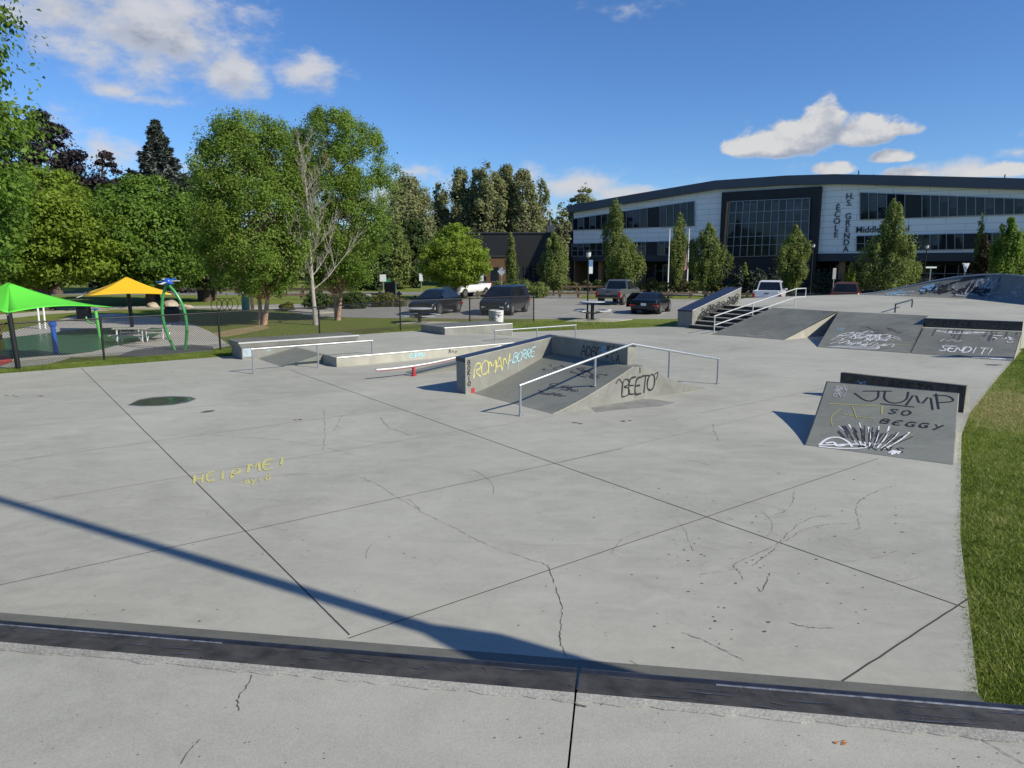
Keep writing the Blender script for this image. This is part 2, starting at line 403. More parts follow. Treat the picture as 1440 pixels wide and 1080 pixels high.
for k in range(13):
    c = gp(rnd.uniform(80,1300), rnd.uniform(545,880)); r_ = rnd.uniform(.5,2.6); a0_ = rnd.uniform(0,6.28); L_ = rnd.uniform(.25,1.3)/r_**.3
    if c[0]+r_ > 3.4+(c[1]-5)*.45: continue
    wm.ribbon([(c[0]+r_*math.cos(a0_+L_*i/12), c[1]+r_*math.sin(a0_+L_*i/12)) for i in range(13)], [rnd.uniform(.003,.012) for i in range(13)], flat(.0016+k*.00002))
wmo = wm.build('wheel_mark', M['wheel'], slab); wmo['kind'] = 'stuff'
stn = MB()
def pxpoly(mb, pts, z): mb.add([(*gp(*p), z) for p in pts], [tuple(range(len(pts)))])
pxpoly(stn, [(830,573),(868,562),(915,561),(950,566),(930,571),(880,575),(838,580)], .0025)
for x, y, w, h in [(240,580,50,4),(470,605,60,6),(660,640,70,5),(120,545,60,3),(620,560,40,3),(950,600,60,3)]:
    pass
stn.build('damp_patch', M['stain'], slab)
# puddle
m, nt, b = nodes('puddle_water'); b.inputs['Base Color'].default_value = (.045,.05,.058,1); b.inputs['Roughness'].default_value = .09; b.inputs['Specular IOR Level'].default_value = .6; vp = coords(nt); bump(nt, b, noise(nt, 1.2, 1, .4, vp), .25, .06)
M['water'] = m
pd = MB(); pxpoly(pd, [(183,569),(196,563),(215,560),(240,558.5),(262,559),(272,561),(262,564.5),(244,568),(222,569.5),(200,570.2)], .006)
tag(pd.build('puddle', M['water']), 'shallow rain puddle reflecting blue sky on the grey slab', 'puddle')
pw = MB(); pxpoly(pw, [(179,570),(195,562),(215,558.5),(242,557),(268,558),(276,561),(264,566),(244,569.5),(222,571),(198,571.5)], .003)
pxpoly(pw, [(281,580),(290,577.5),(303,576.8),(299,579),(288,580.5)], .003)
pw.build('damp_patch', plain('wet_concrete', (.10,.10,.10), .35, 0, .2, 3), slab)
# chalky yellow writing on the slab
ym = MB()
def yw(x0,y0,x1,y1,up):
    L = math.hypot(x1-x0, y1-y0)
    ux, uy = (x1-x0)/L, (y1-y0)/L
    def P(a, b):
        p = gp(x0+ux*a+up[0]*b, y0+uy*a+up[1]*b); return (p[0], p[1], .005)
    return P
P0_ = yw(272,681,402,660,(-.08,-1)); P = lambda a, b: P0_(a*1.75, b)

write(ym, 'HEIP', P, 0, 0, 12, 2.0, .1, .84, .05, 0, 3, 1); write(ym, 'ME!', P, 44, 3, 14, 2.0, .1, .86, .02, 0, 5, 1)
P1_ = yw(334,683,394,672,(-.08,-1)); P = lambda a, b: P1_(a*1.4, b)
write(ym, '-ayid', P, 0, 0, 9, 1.5, .1, .78, .05, 0, 6)
ym.build('yellow_writing', M['gy'], slab)

# ---- quarter pipe with the deck the picture is taken from
qa = Vector((.989,-.148,0)); qn = Vector((.148,.989,0)); q0 = Vector((0,2.70,0))
DZ = 1.65
def Q(a, d, z): return q0+qa*a+qn*d+Vector((0,0,z))
qp = empty('quarter_pipe', 'pale concrete quarter pipe deck in front with dark steel edge and coping', 'ramp', Q(0,0,0))
dk = MB()
for a0, a1 in ((-16,.268),(.276,6.5)):
    dk.hexa([Q(a0,-7,-.3),Q(a1,-7,-.3),Q(a1,-.185,-.3),Q(a0,-.185,-.3)], [Q(a0,-7,DZ),Q(a1,-7,DZ),Q(a1,-.185,DZ),Q(a0,-.185,DZ)])
deck = dk.build('deck', M['deck'], qp)
lp = MB()
n = 420; prev = None
for i in range(n):
    a = -16+22.5*i/n; b = a+22.5/n
    if prev is None: prev = -.20
    nx = -.200+rnd.uniform(-.014,.008)
    if a < .27 < b:
        for u, v in ((a,.268),(.276,b)):
            lp.hexa([Q(u,prev,DZ-.05),Q(v,prev,DZ-.05),Q(v,-.155,DZ-.05),Q(u,-.155,DZ-.05)], [Q(u,prev,DZ+.004),Q(v,prev,DZ+.004),Q(v,-.155,DZ+.009),Q(u,-.155,DZ+.009)])
            if u == a: lp.build('chipped_lip', M['lip'], qp); lp = MB()
        continue
    lp.hexa([Q(a,prev,DZ-.05),Q(b,nx,DZ-.05),Q(b,-.155,DZ-.05),Q(a,-.155,DZ-.05)], [Q(a,prev,DZ+.004),Q(b,nx,DZ+.004),Q(b,-.155,DZ+.009),Q(a,-.155,DZ+.009)])
    prev = nx
lp.build('chipped_lip', M['lip'], qp)
pl = MB()
for a0, a1 in ((-16,.266),(.278,6.5)):
    pl.hexa([Q(a0,-.154,DZ-.2),Q(a1,-.154,DZ-.2),Q(a1,.012,DZ-.2),Q(a0,.012,DZ-.2)], [Q(a0,-.154,DZ+.006),Q(a1,-.154,DZ+.006),Q(a1,.012,DZ-.012),Q(a0,.012,DZ-.012)])
pl.build('edge_plate', M['plate'], qp)
sf_ = MB()
for _ in range(150):
    a = rnd.uniform(-5.5,4.5); d = rnd.uniform(-.14,-.005); L_ = rnd.choice((.01,.02,.04,.09,.2)); Pp = lambda u, v: Q(u, v, DZ+.0065-(v+.154)*.108+.0012)
    sf_.ribbon([(a,d),(a+L_*.5,d+rnd.uniform(-.008,.008)),(a+L_,d+rnd.uniform(-.01,.01))], [.002,rnd.uniform(.003,.010),.002], Pp)
sf_.build('scuff', M['scuff'], bpy.data.objects['edge_plate'])['kind'] = 'stuff'
cp = MB(); cp.tube([Q(-16,.046,DZ-.050), Q(.262,.046,DZ-.050)], .034, 14); cp.tube([Q(.283,.046,DZ-.050), Q(6.5,.046,DZ-.050)], .034, 14)
cop = cp.build('coping', M['coping'], qp, smooth=50)
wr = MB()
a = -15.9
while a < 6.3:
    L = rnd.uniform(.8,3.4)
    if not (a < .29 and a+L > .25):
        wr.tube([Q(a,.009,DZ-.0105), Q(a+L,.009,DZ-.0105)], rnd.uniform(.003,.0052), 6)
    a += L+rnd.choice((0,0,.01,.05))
wr.build('worn_highlight', M['worn_lit'], cop)  # sunlit top edge of the coping drawn as a pale wear line
tr = MB(); Rr = 3.34; pr = []
for i in range(15):
    d = .03+2.82*i/14
    z = Rr-math.sqrt(max(0, Rr*Rr-(2.85-d)**2)) if d < 2.85 else 0
    pr.append((d, min(z, 1.55)+.004))
prof = pr+[(2.85,-.25),(-.2,-.25),(-.2,1.4),(.03,1.45)]
tr.extrude(prof, lambda p: Q(-16,p[0],p[1]), lambda p: Q(3.22,p[0],p[1]))
tr.build('transition', M['transition'], qp, smooth=30)
dc = MB()
def dpx(x, y):
    p = G(x, y, DZ); return (p.x, p.y)
def dl(pts, w):
    q = []
    for a, b in zip(pts, pts[1:]):
        for k in range(4): q.append((a[0]+(b[0]-a[0])*k/4+rnd.uniform(-1.5,1.5), a[1]+(b[1]-a[1])*k/4))
    q.append(pts[-1]); dc.ribbon([dpx(*p) for p in q], [w*rnd.uniform(.4,1.3) for _ in q], flat(DZ+.003))
dl([(355,950),(348,965),(340,975),(334,985),(336,1000)], .0038); dl([(282,1040),(270,1052),(255,1075)], .0025); dl([(1380,1040),(1410,1058),(1440,1075)], .003); dl([(845,992),(865,985),(870,988)], .006); dl([(800,985),(812,992),(825,995)],.01)
for _ in range(60):
    c = dpx(rnd.uniform(0,1440), rnd.uniform(985,1080)); r_ = rnd.uniform(.0012,.004)
    dc.add([(c[0]-r_,c[1],DZ+.003),(c[0],c[1]-r_,DZ+.003),(c[0]+r_,c[1],DZ+.003),(c[0],c[1]+r_,DZ+.003)],[(0,1,2,3)])
dc.build('crack', M['crack'], deck)['kind'] = 'stuff'
rs = MB()
for _ in range(6):
    c = dpx(1180+rnd.uniform(-6,8), 1045+rnd.uniform(-3,3)); q = [(c[0]+math.cos(k)*rnd.uniform(.003,.010), c[1]+math.sin(k)*rnd.uniform(.002,.007), DZ+.0025+_*.0004) for k in range(6)]
    rs.add(q, [tuple(range(6))])
rs.build('rust_mark', M['rust'], deck)
# end blocks of grass at the right of the ramp are plain ground

# ------------------------------------------------------------------ parking, roads, paths, splash pad
pk = [(-12.2,43.6),(-8,42.6),(0,41.9),(9,41.9),(13.5,42.6),(30,52),(44,56),(44,64),(20,64),(6,64.5),(-1,66),(-8,62),(-14,57.5),(-22,55),(-30,54),(-30,51.2),(-22,51),(-15.5,49)]
MB().prism(pk, -.3, -.012).build('parking_lot', M['asphalt'], kind='structure')
st_ = MB()
for i in range(7):
    a = Vector((-9+3.0*i, 44.2, 0)); d = Vector((.37,.93,0))*4.6
    st_.ribbon([(a.x,a.y),((a+d).x,(a+d).y)], .1, flat(-.008))
for i in range(8):
    a = Vector((2+3.0*i, 57.5, 0)); d = Vector((.37,.93,0))*5
    st_.ribbon([(a.x,a.y),((a+d).x,(a+d).y)], .1, flat(-.008))
st_.build('bay_line', plain('faded_bay_paint', (.45,.45,.43), .8), kind='structure')
MB().prism([(-120,71),(-5,73),(30,71.5),(80,50),(80,57),(32,78),(-5,79.5),(-120,77)], -.3, -.012).build('road', M['road'], kind='structure')
MB().prism([(-3,66.2),(6,65),(7,71),(-9,72.8)], -.3, -.014).build('road', M['road'], kind='structure')
MB().prism([(-46,49),(-30,50.6),(-22,50.5),(-15.5,48.6),(-12.6,46),(-11.4,46.8),(-14.5,50.2),(-21.5,52.4),(-30,52.6),(-46,51.5)], -.3, .06).build('path', M['path'], kind='structure')
MB().prism([(-3,80.6),(10,80.2),(60,62),(60,65),(12,84),(-3,84)], -.3, -.008).build('pavement', M['path'], kind='structure')
# planting strip by the pavement
MB().prism([(-4,84.3),(11,84.3),(60,65.3),(60,72),(14,96),(-4,96)], -.3, .05).build('planting_bed', M['bedsoil'], kind='structure')
splash = [G(*p) for p in [(-60,530),(20,522),(70,508),(130,505),(210,500),(262,498),(306,490),(296,466),(262,452),(225,446),(160,440),(110,443),(60,455),(0,468),(-80,480)]]
splash = [Vector((p.x, p.y+ (1.2 if p.y < 27.5 else 0), 0)) for p in splash]
MB().prism(splash, -.3, -.016).build('splash_pad', M['padc'], kind='structure')
def ellipse(cx, cy, rx, ry, rot=0, n=36, wob=0):
    return [(cx+math.cos(t)*rx*(1+wob*math.sin(3*t))*math.cos(rot)-math.sin(t)*ry*math.sin(rot), cy+math.cos(t)*rx*math.sin(rot)+math.sin(t)*ry*math.cos(rot)) for t in [2*math.pi*k/n for k in range(n)]]
def disc(name, px, z, m):
    MB().add([(*gp(*p), z) for p in px], [tuple(range(len(px)))]).build(name, m, kind='structure')
disc('green_surfacing', [(-30,505),(30,500),(90,499),(130,494),(165,485),(205,478),(228,468),(235,462),(190,459),(120,462),(50,470),(0,476),(-40,480)], -.008, plain('green_wetpour', (.06,.155,.09), .3, 0, .15, 2))
disc('grey_surfacing', [(165,500),(200,502),(250,499),(300,493),(300,487),(270,484),(235,486),(190,491)], -.010, plain('grey_wetpour', (.13,.13,.12), .7, 0, .15, 2))
disc('red_surfacing', [(-40,516),(0,514),(18,508),(16,502),(0,499),(-40,500)], -.004, plain('red_wetpour', (.5,.06,.06), .7, 0, .15, 2))
disc('lawn_path', [(-60,446),(0,442),(60,437),(120,434),(160,436),(120,438),(60,442),(0,449),(-60,456)], -.022, M['path'])
disc('dry_patch', [(285,470),(330,462),(372,456),(380,461),(345,468),(310,474)], -.024, plain('dry_turf', (.30,.23,.11), .95, 0, .3, 2, bmp=.5))
def patch(p):
    x, y = p[:,0], p[:,1]; v = np.zeros(len(p))
    for fx, fy, ph, am in ((1.7,1.1,0,.5),(3.9,-2.7,1,.4),(7.3,6.1,2,.35),(13,-11,3,.3),(-5,9,4,.3)): v += am*np.sin(x*fx+y*fy+ph)
    dry = np.exp(-(((x-11.6)/2.2)**2+((y-16.2)/3.4)**2))*1.35
    return np.clip(.42+.34*v+dry, 0, 1.5)
# ---- grass blades on the near verge and the strip by the fence
def blades(name, pts, hmin, hmax, w, mat):
    n = len(pts); p = np.asarray(pts); ang = nrg.uniform(0, 6.283, n); hh = nrg.uniform(hmin, hmax, n)
    lean = nrg.uniform(.3,1.5,n)*hh; la = nrg.uniform(0,6.283,n)
    v = np.empty((n,3,3)); 
    dx, dy = np.cos(ang)*w/2, np.sin(ang)*w/2
    v[:,0] = np.stack([p[:,0]-dx, p[:,1]-dy, np.full(n,-.035)],1); v[:,1] = np.stack([p[:,0]+dx, p[:,1]+dy, np.full(n,-.035)],1)
    v[:,2] = np.stack([p[:,0]+np.cos(la)*lean, p[:,1]+np.sin(la)*lean, hh-.03],1)
    me = raw_mesh(name, v.reshape(-1,3), 3, nrg.uniform(0,1,n)*.6+.4*patch(p))
    me.materials.append(mat); o = bpy.data.objects.new(name, me); C.objects.link(o); o['kind'] = 'stuff'; return o
def raw_mesh(name, verts, k, tone):
    n = len(verts)//k; me = bpy.data.meshes.new(name)
    me.vertices.add(len(verts)); me.vertices.foreach_set('co', np.ascontiguousarray(verts, dtype=np.float32).ravel())
    me.loops.add(len(verts)); me.loops.foreach_set('vertex_index', np.arange(len(verts), dtype=np.int32))
    me.polygons.add(n); me.polygons.foreach_set('loop_start', np.arange(0, n*k, k, dtype=np.int32))
    try: me.polygons.foreach_set('loop_total', np.full(n, k, dtype=np.int32))
    except Exception: pass
    at_ = me.attributes.new('tone', 'FLOAT', 'FACE'); at_.data.foreach_set('value', np.clip(tone,0,1).astype(np.float32))
    me.update(); me.validate(); return me
M['blade'] = leafmat('grass_blade', [(.0,(.05,.085,.014)),(.35,(.15,.22,.034)),(.68,(.26,.33,.068)),(.86,(.40,.40,.15)),(1,(.54,.46,.25))], .38)
edge = [(p.x, p.y) for p in _parity[:8]]
pts = []
def edge_x(y):
    for (x0,y0),(x1,y1) in zip(edge, edge[1:]):
        if y0 <= y <= y1: return x0+(x1-x0)*(y-y0)/(y1-y0)
    return edge[0][0] if y < edge[0][1] else edge[-1][0]
tries = 0
while len(pts) < 150000 and tries < 900000:
    tries += 1
    Y = 3.4+24*rnd.random()**1.9
    x0 = edge_x(Y) if Y > 5 else 3.6+(5-Y)*.25
    xr = .735*Y+1.0+6*(rnd.random() < .3)
    if xr <= x0: continue
    X = x0-.02-.07*rnd.random()**4+rnd.random()**1.2*(xr-x0)
    pts.append((X, Y))
blades('lawn_grass', pts, .02, .06, .014, M['blade'])
pts = []
for _ in range(60000):
    s = rnd.uniform(-6,8.5); t = 26.0+rnd.random()*(1.1+ (s if s > 0 else 0)*.12)
    p = S(s,t); pts.append((p.x,p.y))
for _ in range(30000):
    p = S(rnd.uniform(12,29), rnd.uniform(25.5,31)); 
    s_, t_ = .8*p.x+.6*p.y, -.6*p.x+.8*p.y
    lim = 27.7 if s_ < 19 else 27.5-(s_-19)*.32
    if t_ > lim: pts.append((p.x,p.y))
blades('strip_grass', pts, .03, .09, .016, M['blade'])
# ------------------------------------------------------------------ skatepark features
def thing(name, label, cat, s, t, z=0, group=None):
    return empty(name, label, cat, S(s,t,z), 0, group)
def stex(profile, t0, t1, mb=None):
    mb = mb or MB()
    return mb.extrude(profile, lambda p: S(p[0],t0,p[1]), lambda p: S(p[0],t1,p[1]))
def sbox(mb, s0, s1, t0, t1, z0, z1, z1b=None):
    """box in park axes; z1b: other top height at s1"""
    zb = z1 if z1b is None else z1b
    return mb.hexa([S(s0,t0,z0),S(s1,t0,z0),S(s1,t1,z0),S(s0,t1,z0)], [S(s0,t0,z1),S(s1,t0,zb),S(s1,t1,zb),S(s0,t1,z1)])
# --- central fun box
fb = thing('fun_box', 'concrete fun box in the slab centre with dark ramp and yellow lettered ledge', 'skate ramp', 12.5, 13.2)
def rz(s):   # surface height along s
    if s < 12.4: 
        f = (s-9.9)/2.5; return .82*(f**1.25)
    if s < 12.75: return .82
    f = (15.2-s)/2.45; return .82*max(0,f)**1.35
ss = [9.9+.125*i for i in range(21)]+[12.75]+[12.75+.1225*i for i in range(1,21)]
prof = [(s, rz(s)) for s in ss]+[(15.2,-.2),(9.9,-.2)]
stex(prof, 11.7, 14.84).build('body', M['wall'], fb)
rf = MB(); up = ss[:22]
n = len(up)
rf.add([S(s,11.715,rz(s)+.005) for s in up]+[S(s,14.838,rz(s)+.005) for s in up], [(i,i+1,n+i+1,n+i) for i in range(n-1)])
face = rf.build('ramp_face', M['ramp'], fb, smooth=30)
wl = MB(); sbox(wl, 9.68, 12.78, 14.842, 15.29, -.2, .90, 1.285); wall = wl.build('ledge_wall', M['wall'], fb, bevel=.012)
wc = MB(); sbox(wc, 9.67, 12.79, 14.875, 15.30, .80, .908, 1.293); wc.build('ledge_top', M['cap'], fb, bevel=.006)
r2 = MB(); sbox(r2, 12.5, 12.78, 12.0, 14.838, .5, 1.30); back = r2.build('ridge_wall', M['wall'], fb, bevel=.012)
ed = MB()
ed.tube([S(9.67,14.85,.905),S(12.5,14.85,1.256)], .014, 8); ed.tube([S(12.495,14.82,.84),S(12.495,14.82,1.305)], .012, 8)
ed.tube([S(9.9,11.705,.005)]+[S(s,11.705,rz(s)+.004) for s in ss[1:21]], .011, 6); ed.tube([S(12.5,11.96,1.305),S(12.5,14.83,1.305)], .010, 6)
ed.tube([S(9.675,14.846,.01),S(9.675,14.846,.9)], .010, 6)
ed.build('steel_edge', M['wallpale'], fb)
P = quadmap(S(9.7,14.84,0),S(12.5,14.84,0),S(12.5,14.84,1.0),S(9.7,14.84,1.0), .006)
def sc(P, sx, sz): return lambda a,b: P(a/sx, b/sz)
W1 = sc(P, 2.8, 1.0)
g = MB(); 
def W1s(a,b): return W1(a, b+.137*a)
write(g, 'ROMAN', W1s, .20, .37, .36, .036, .12, .62, .07, 0, 4); g.build('yellow_lettering', M['gy'], wall)
g = MB(); write(g, 'BORRE', W1s, 1.43, .48, .25, .024, .2, .60, .07, 0, 9); g.ribbon([(1.62,.72),(1.63,.5)], .016, W1); g.ribbon(chaikin([(1.28,.50),(1.30,.72),(1.42,.76)]), .018, W1); g.build('blue_lettering', M['gb'], wall)
g = MB()
for i, ch in enumerate('BOKIO'): write(g, ch, W1, .035, .74-.135*i, .115, .022, 0, .9, .06, 0, 20+i)
g.build('black_lettering', M['gk'], wall)
g = MB(); g.ribbon([(.19,.0),(.19,.14)], .10, W1); g.build('red_smear', M['red'], wall)
P2 = sc(quadmap(S(12.5,14.838,.82),S(12.5,12.0,.82),S(12.5,12.0,1.3),S(12.5,14.838,1.3),.006), 2.84, .48)
g = MB(); write(g, 'ADBC', P2, 1.18, .09, .26, .03, .1, .72, .06, 0, 3)
write(g, 'KSP', P2, 2.15, .27, .17, .026, .05, .95, .08, 0, 4); write(g, 'FLA', P2, 2.12, .05, .18, .026, .05, .95, .08, 0, 5); g.build('black_lettering', M['gk'], back)
g = MB(); squiggle(g, P2, 1.98, .30, .14, .07, 12, .035, 3); g.build('blue_scribble', M['gbf'], back)
P3 = sc(quadmap(S(9.9,11.7,0),S(15.2,11.7,0),S(15.2,11.7,.82),S(9.9,11.7,.82),.006), 5.3, .82)
g = MB(); write(g, "BEETO", P3, 2.10, .15, .42, .040, .10, .52, .08, 0, 12)
g.ribbon(chaikin([(1.92,.48),(2.02,.60),(2.1,.5),(2.16,.44)]), .03, P3); g.ribbon(chaikin([(3.22,.56),(3.40,.64),(3.32,.44)]), .03, P3)
g.ribbon([(2.72,.80),(2.73,.66)], .03, P3); g.build('black_lettering', M['gk'], bpy.data.objects['body'])
def P4(a, b): return S(9.95+a, 14.84-b, rz(9.95+a)+.009)
def P4r(a, b): return S(11.0-b, 13.9-a, rz(11.0-b)+.009)
g = MB(); squiggle(g, P4, .95, 2.2, .25, .5, 10, .03, 6); squiggle(g, P4, 1.9, 2.2, .16, .5, 9, .03, 8); squiggle(g, P4, 1.9, 1.0, .18, .3, 6, .02, 9); g.build('black_scribble', M['gkf'], face)
# --- hand rails / flat bars
def rail(name, label, cat, bars, posts, r=.03, mat='steel', flange=None):
    o = empty(name, label, cat, Vector(posts[0][0]))
    for b in bars:
        MB().tube(b, r, 10).build('top_bar', M[mat], o, smooth=60)
    for a, b in posts:
        q = MB().tube([a, b], r*.92, 10)
        if flange: q.lathe([(.075,0),(.075,.012),(.03,.014)], 12, a)
        q.build('post', M[mat], o, smooth=40)
    return o
rail('grind_rail', 'bent steel handrail rising and falling over the fun box ramp', 'grind rail',
     [[S(9.17,11.97,.67),S(12.6,11.97,1.335),S(16.03,11.97,.69)]],
     [(S(9.2,11.97,0),S(9.2,11.97,.67)),(S(11.4,11.97,rz(11.4)),S(11.4,11.97,1.09)),(S(14.0,11.97,rz(14.0)),S(14.0,11.97,1.06)),(S(16,11.97,0),S(16,11.97,.68))], .032, flange=True)
rail('grind_rail', 'straight flat steel bar on three posts beside the overhanging ledge', 'grind rail',
     [[S(6.38,21.42,.74),S(10.33,21.42,.74)]],
     [(S(6.42,21.42,0),S(6.42,21.42,.73)),(S(8.43,21.42,0),S(8.43,21.42,.73)),(S(10.3,21.42,.3),S(10.3,21.42,.73))], .03)
rail('grind_rail', 'flat steel bar on the raised pad behind the yellow lettered ledge', 'grind rail',
     [[S(15.67,22.0,.71),S(19.83,22.0,.71)]],
     [(S(15.7,22,.3),S(15.7,22,.70)),(S(17.75,22,.13),S(17.75,22,.70)),(S(19.8,22,0),S(19.8,22,.70))], .03)
pj = empty('grind_rail', 'low curved white bar with red underside on one red post', 'grind rail', S(10.05,18.1,0))
cur = [(8.85,.285),(9.4,.275),(10.0,.29),(10.6,.325),(11.2,.385),(11.8,.46),(12.5,.55),(13.2,.66)]
MB().tube([S(s,18.2,z) for s,z in cur], .035, 10).build('curved_bar', M['steelw'], pj, smooth=60)
MB().tube([S(s,18.195,z-.022) for s,z in cur], .022, 8).build('underside', M['red'], pj, smooth=60)
q = MB(); q.tube([S(10.05,18.2,0),S(10.05,18.2,.27)], .05, 12); q.lathe([(.09,0),(.09,.03),(.05,.035)], 14, S(10.05,18.2,0)); q.build('post', M['red'], pj, smooth=40)
# bank that carries the bent bar
bk = thing('wedge_bank', 'low grey wedge under the bent white and red bar', 'skate ramp', 12, 19)
MB().prism([S(10.2,18.32),S(13.4,18.32),S(13.4,19.0),S(10.2,19.0)], -.2, [.01,.36,.36,.01]).build('wedge', M['ramp'], bk)
# --- raised pad (plateau) with banks
pt = thing('raised_pad', 'low raised concrete pad with pale graffiti front and banked left end', 'skate pad', 12.8, 24)
MB().prism([S(8.95,21.2),S(16.7,21.2),S(16.7,27.55),S(12.4,27.55),S(8.95,26.0)], -.25, .3).build('pad', M['wallpale'], pt)
MB().add([S(8.97,21.23,.304),S(16.69,21.23,.304),S(16.69,27.53,.304),S(12.41,27.53,.304),S(8.97,25.98,.304)], [(0,1,2,3,4)]).build('top_surface', M['upper'], pt)
q = MB(); q.tube([S(8.96,21.2,.298),S(16.7,21.2,.298)], .022, 8); q.build('steel_edge', M['steelw'], pt)
q = MB(); q.tube([S(10.0,21.235,.31),S(16.5,21.235,.31)], .012, 6); q.build('wax_line', M['cap'], pt)
bq = MB().prism([S(7.6,22.3),S(8.945,22.3),S(8.945,24.74),S(7.6,24.74)], -.2, [.006,.3,.3,.006]); bq.build('left_bank', M['ramp'], pt)
MB().prism([S(16.705,21.2),S(19.4,21.2),S(19.4,25.15),S(16.705,25.15)], -.2, [.3,.006,.006,.3]).build('far_bank', M['upper'], pt)
P5 = sc(quadmap(S(9,21.2,0),S(16,21.2,0),S(16,21.2,.3),S(9,21.2,.3),.005), 7, .3)
pdm = bpy.data.objects['pad']
g = MB(); write(g, 'GJTW', P5, 2.55, .07, .16, .025, .1, .95, .1, 0, 2); squiggle(g, P5, 2.85, .14, .25, .05, 8, .02, 3); g.build('blue_lettering', M['gb'], pdm)
g = MB(); write(g, 'Anoc', P5, 4.1, .11, .15, .022, .2, .9, .1, 0, 2); g.build('black_lettering', M['gkf'], pdm)
# --- overhanging ledge box on the left
lb = thing('ledge_box', 'long concrete ledge box with overhanging dark top beside the lawn fence', 'grind ledge', 9.1, 25.3)
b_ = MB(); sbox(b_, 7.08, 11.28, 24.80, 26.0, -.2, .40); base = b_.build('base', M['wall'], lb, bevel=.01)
c_ = MB(); c_.hexa([S(7.06,24.78,.40),S(11.3,24.78,.40),S(11.3,26.05,.40),S(7.06,26.05,.40)],[S(6.98,24.72,.56),S(11.35,24.72,.56),S(11.35,26.12,.56),S(6.98,26.12,.56)])
c_.build('cap', M['wall'], lb)
t_ = MB(); sbox(t_, 6.975, 11.355, 24.76, 26.125, .562, .60); t_.build('top', M['rampd'], lb)
e_ = MB(); e_.box(*S(9.165,24.735,.55), 4.40, .05, .052, math.atan2(.6,.8)); e_.build('steel_edge', M['steelw'], lb)
P6 = sc(quadmap(S(7.08,24.8,0),S(11.28,24.8,0),S(11.28,24.8,.4),S(7.08,24.8,.4),.005), 4.2, .4)
g = MB(); squiggle(g, P6, .85, .30, .10, .05, 8, .03, 2); g.build('blue_scribble', M['gb'], base)
g = MB(); squiggle(g, P6, 1.9, .12, .25, .04, 6, .025, 5); g.build('chalk_scribble', M['gwf'], base)
g = MB(); g.add([P6(.03,.09),P6(.36,.09),P6(.36,.38),P6(.03,.38)],[(0,1,2,3)]); g.build('pale_blue_patch', plain('pale_blue_wash',(.38,.45,.50),.7), base)
# --- manual pad at the back
mp = thing('manual_pad', 'flat concrete manual pad at the back of the slab by the trash can', 'skate pad', 17.1, 26.2)
b_ = MB(); sbox(b_, 15.42, 18.9, 25.2, 27.2, -.2, .60); b_.build('block', M['wall'], mp, bevel=.01)
t_ = MB(); sbox(t_, 15.415, 18.905, 25.235, 27.205, .596, .606); t_.build('top', M['rampd'], mp)
e_ = MB(); e_.tube([S(15.4,25.21,.595),S(18.92,25.21,.595)], .022, 8); e_.tube([S(18.9,25.2,.0),S(18.9,25.2,.6)],.018,8); e_.build('steel_edge', M['steelw'], mp)
# --- JUMP kicker and ledge on the right
JBL, JBR = G(1132,626), G(1342,654); JTL, JTR = G(1163,537,.75), G(1349,553,.75)
up_ = ((JTL+JTR)-(JBL+JBR))/2; up_.z = 0; un = up_.normalized(); ac = (JBR-JBL).normalized()
kk = empty('kicker_ramp', 'dark graffiti covered kicker ramp at the right edge of the slab', 'skate ramp', (JBL+JTR)/2*1)
ORG[kk.name] = kk.location.copy(); kk.location.z = 0; ORG[kk.name].z = 0
nK = 12
def kz(f): return .75*(.25*f*f+.75*f)
kv, kf = [], []
prL = [(f/nK) for f in range(nK+1)]
solid = MB()
def KP(a, f, z): 
    b = JBL.lerp(JBR, a); t = Vector((JTL.lerp(JTR,a).x, JTL.lerp(JTR,a).y, 0)); b.z = 0
    p = b.lerp(t, f); return Vector((p.x,p.y,z))
prof = [(f, kz(f)) for f in prL]+[(1.0,-.2),(0,-.2)]
solid.extrude(prof, lambda p: KP(0,*p), lambda p: KP(1,*p)); solid.build('body', M['wallpale'], kk)
sf = MB(); sf.add([KP(.004,f,kz(f)+.005) for f in prL]+[KP(.992,f,kz(f)+.005) for f in prL], [(i,i+1,nK+2+i,nK+1+i) for i in range(nK)])
kface = sf.build('ramp_face', M['ramp'], kk, smooth=30)
ke = MB(); ke.tube([KP(-.002,f,kz(f)) for f in prL], .012, 6); ke.tube([KP(0,1,.75),KP(1,1,.75)], .014, 6); ke.build('steel_edge', M['cap'], kk)
def KG(a, b): return KP(a, b, kz(b)+.010)
sa = (JBR-JBL).length; sb = Vector((un.x,un.y)).length*((JTL-JBL).to_2d().length)
def KM(a, b): return KG(a/sa, b/sb)     # metres on the ramp face
def kw(mb, txt, a, b, h, w, **k): write(mb, txt, lambda x,y: KM(a*sa+x, b*sb+y), 0, 0, h, w, **k)
g = MB()
def JUMPmap(x, y): return KM(x*sa, y*sb)
def poly(mb, pts, w, rr=2): mb.ribbon(chaikin([(x*sa,y*sb) for x,y in pts], rr), w, KM)
poly(g, [(.30,.90),(.52,.94)], .035); poly(g, [(.42,.93),(.43,.80),(.35,.74),(.24,.86)], .035)
poly(g, [(.47,.93),(.47,.80),(.55,.75),(.64,.82),(.64,.95)], .035); poly(g, [(.45,.735),(.70,.735)], .032)
poly(g, [(.64,.75),(.69,.95),(.74,.76),(.80,.94),(.83,.72)], .035, 1); poly(g, [(.87,.74),(.84,.96)], .035); poly(g, [(.82,.93),(.93,.95),(.98,.87),(.86,.83)], .035)
kw(g, 'SO', .52, .60, .21, .034, slant=.25, adv=1.0, seed=2, jit=.05); kw(g, 'BEGGY', .475, .45, .20, .036, slant=.3, adv=1.05, seed=6, jit=.05, rise=.0)
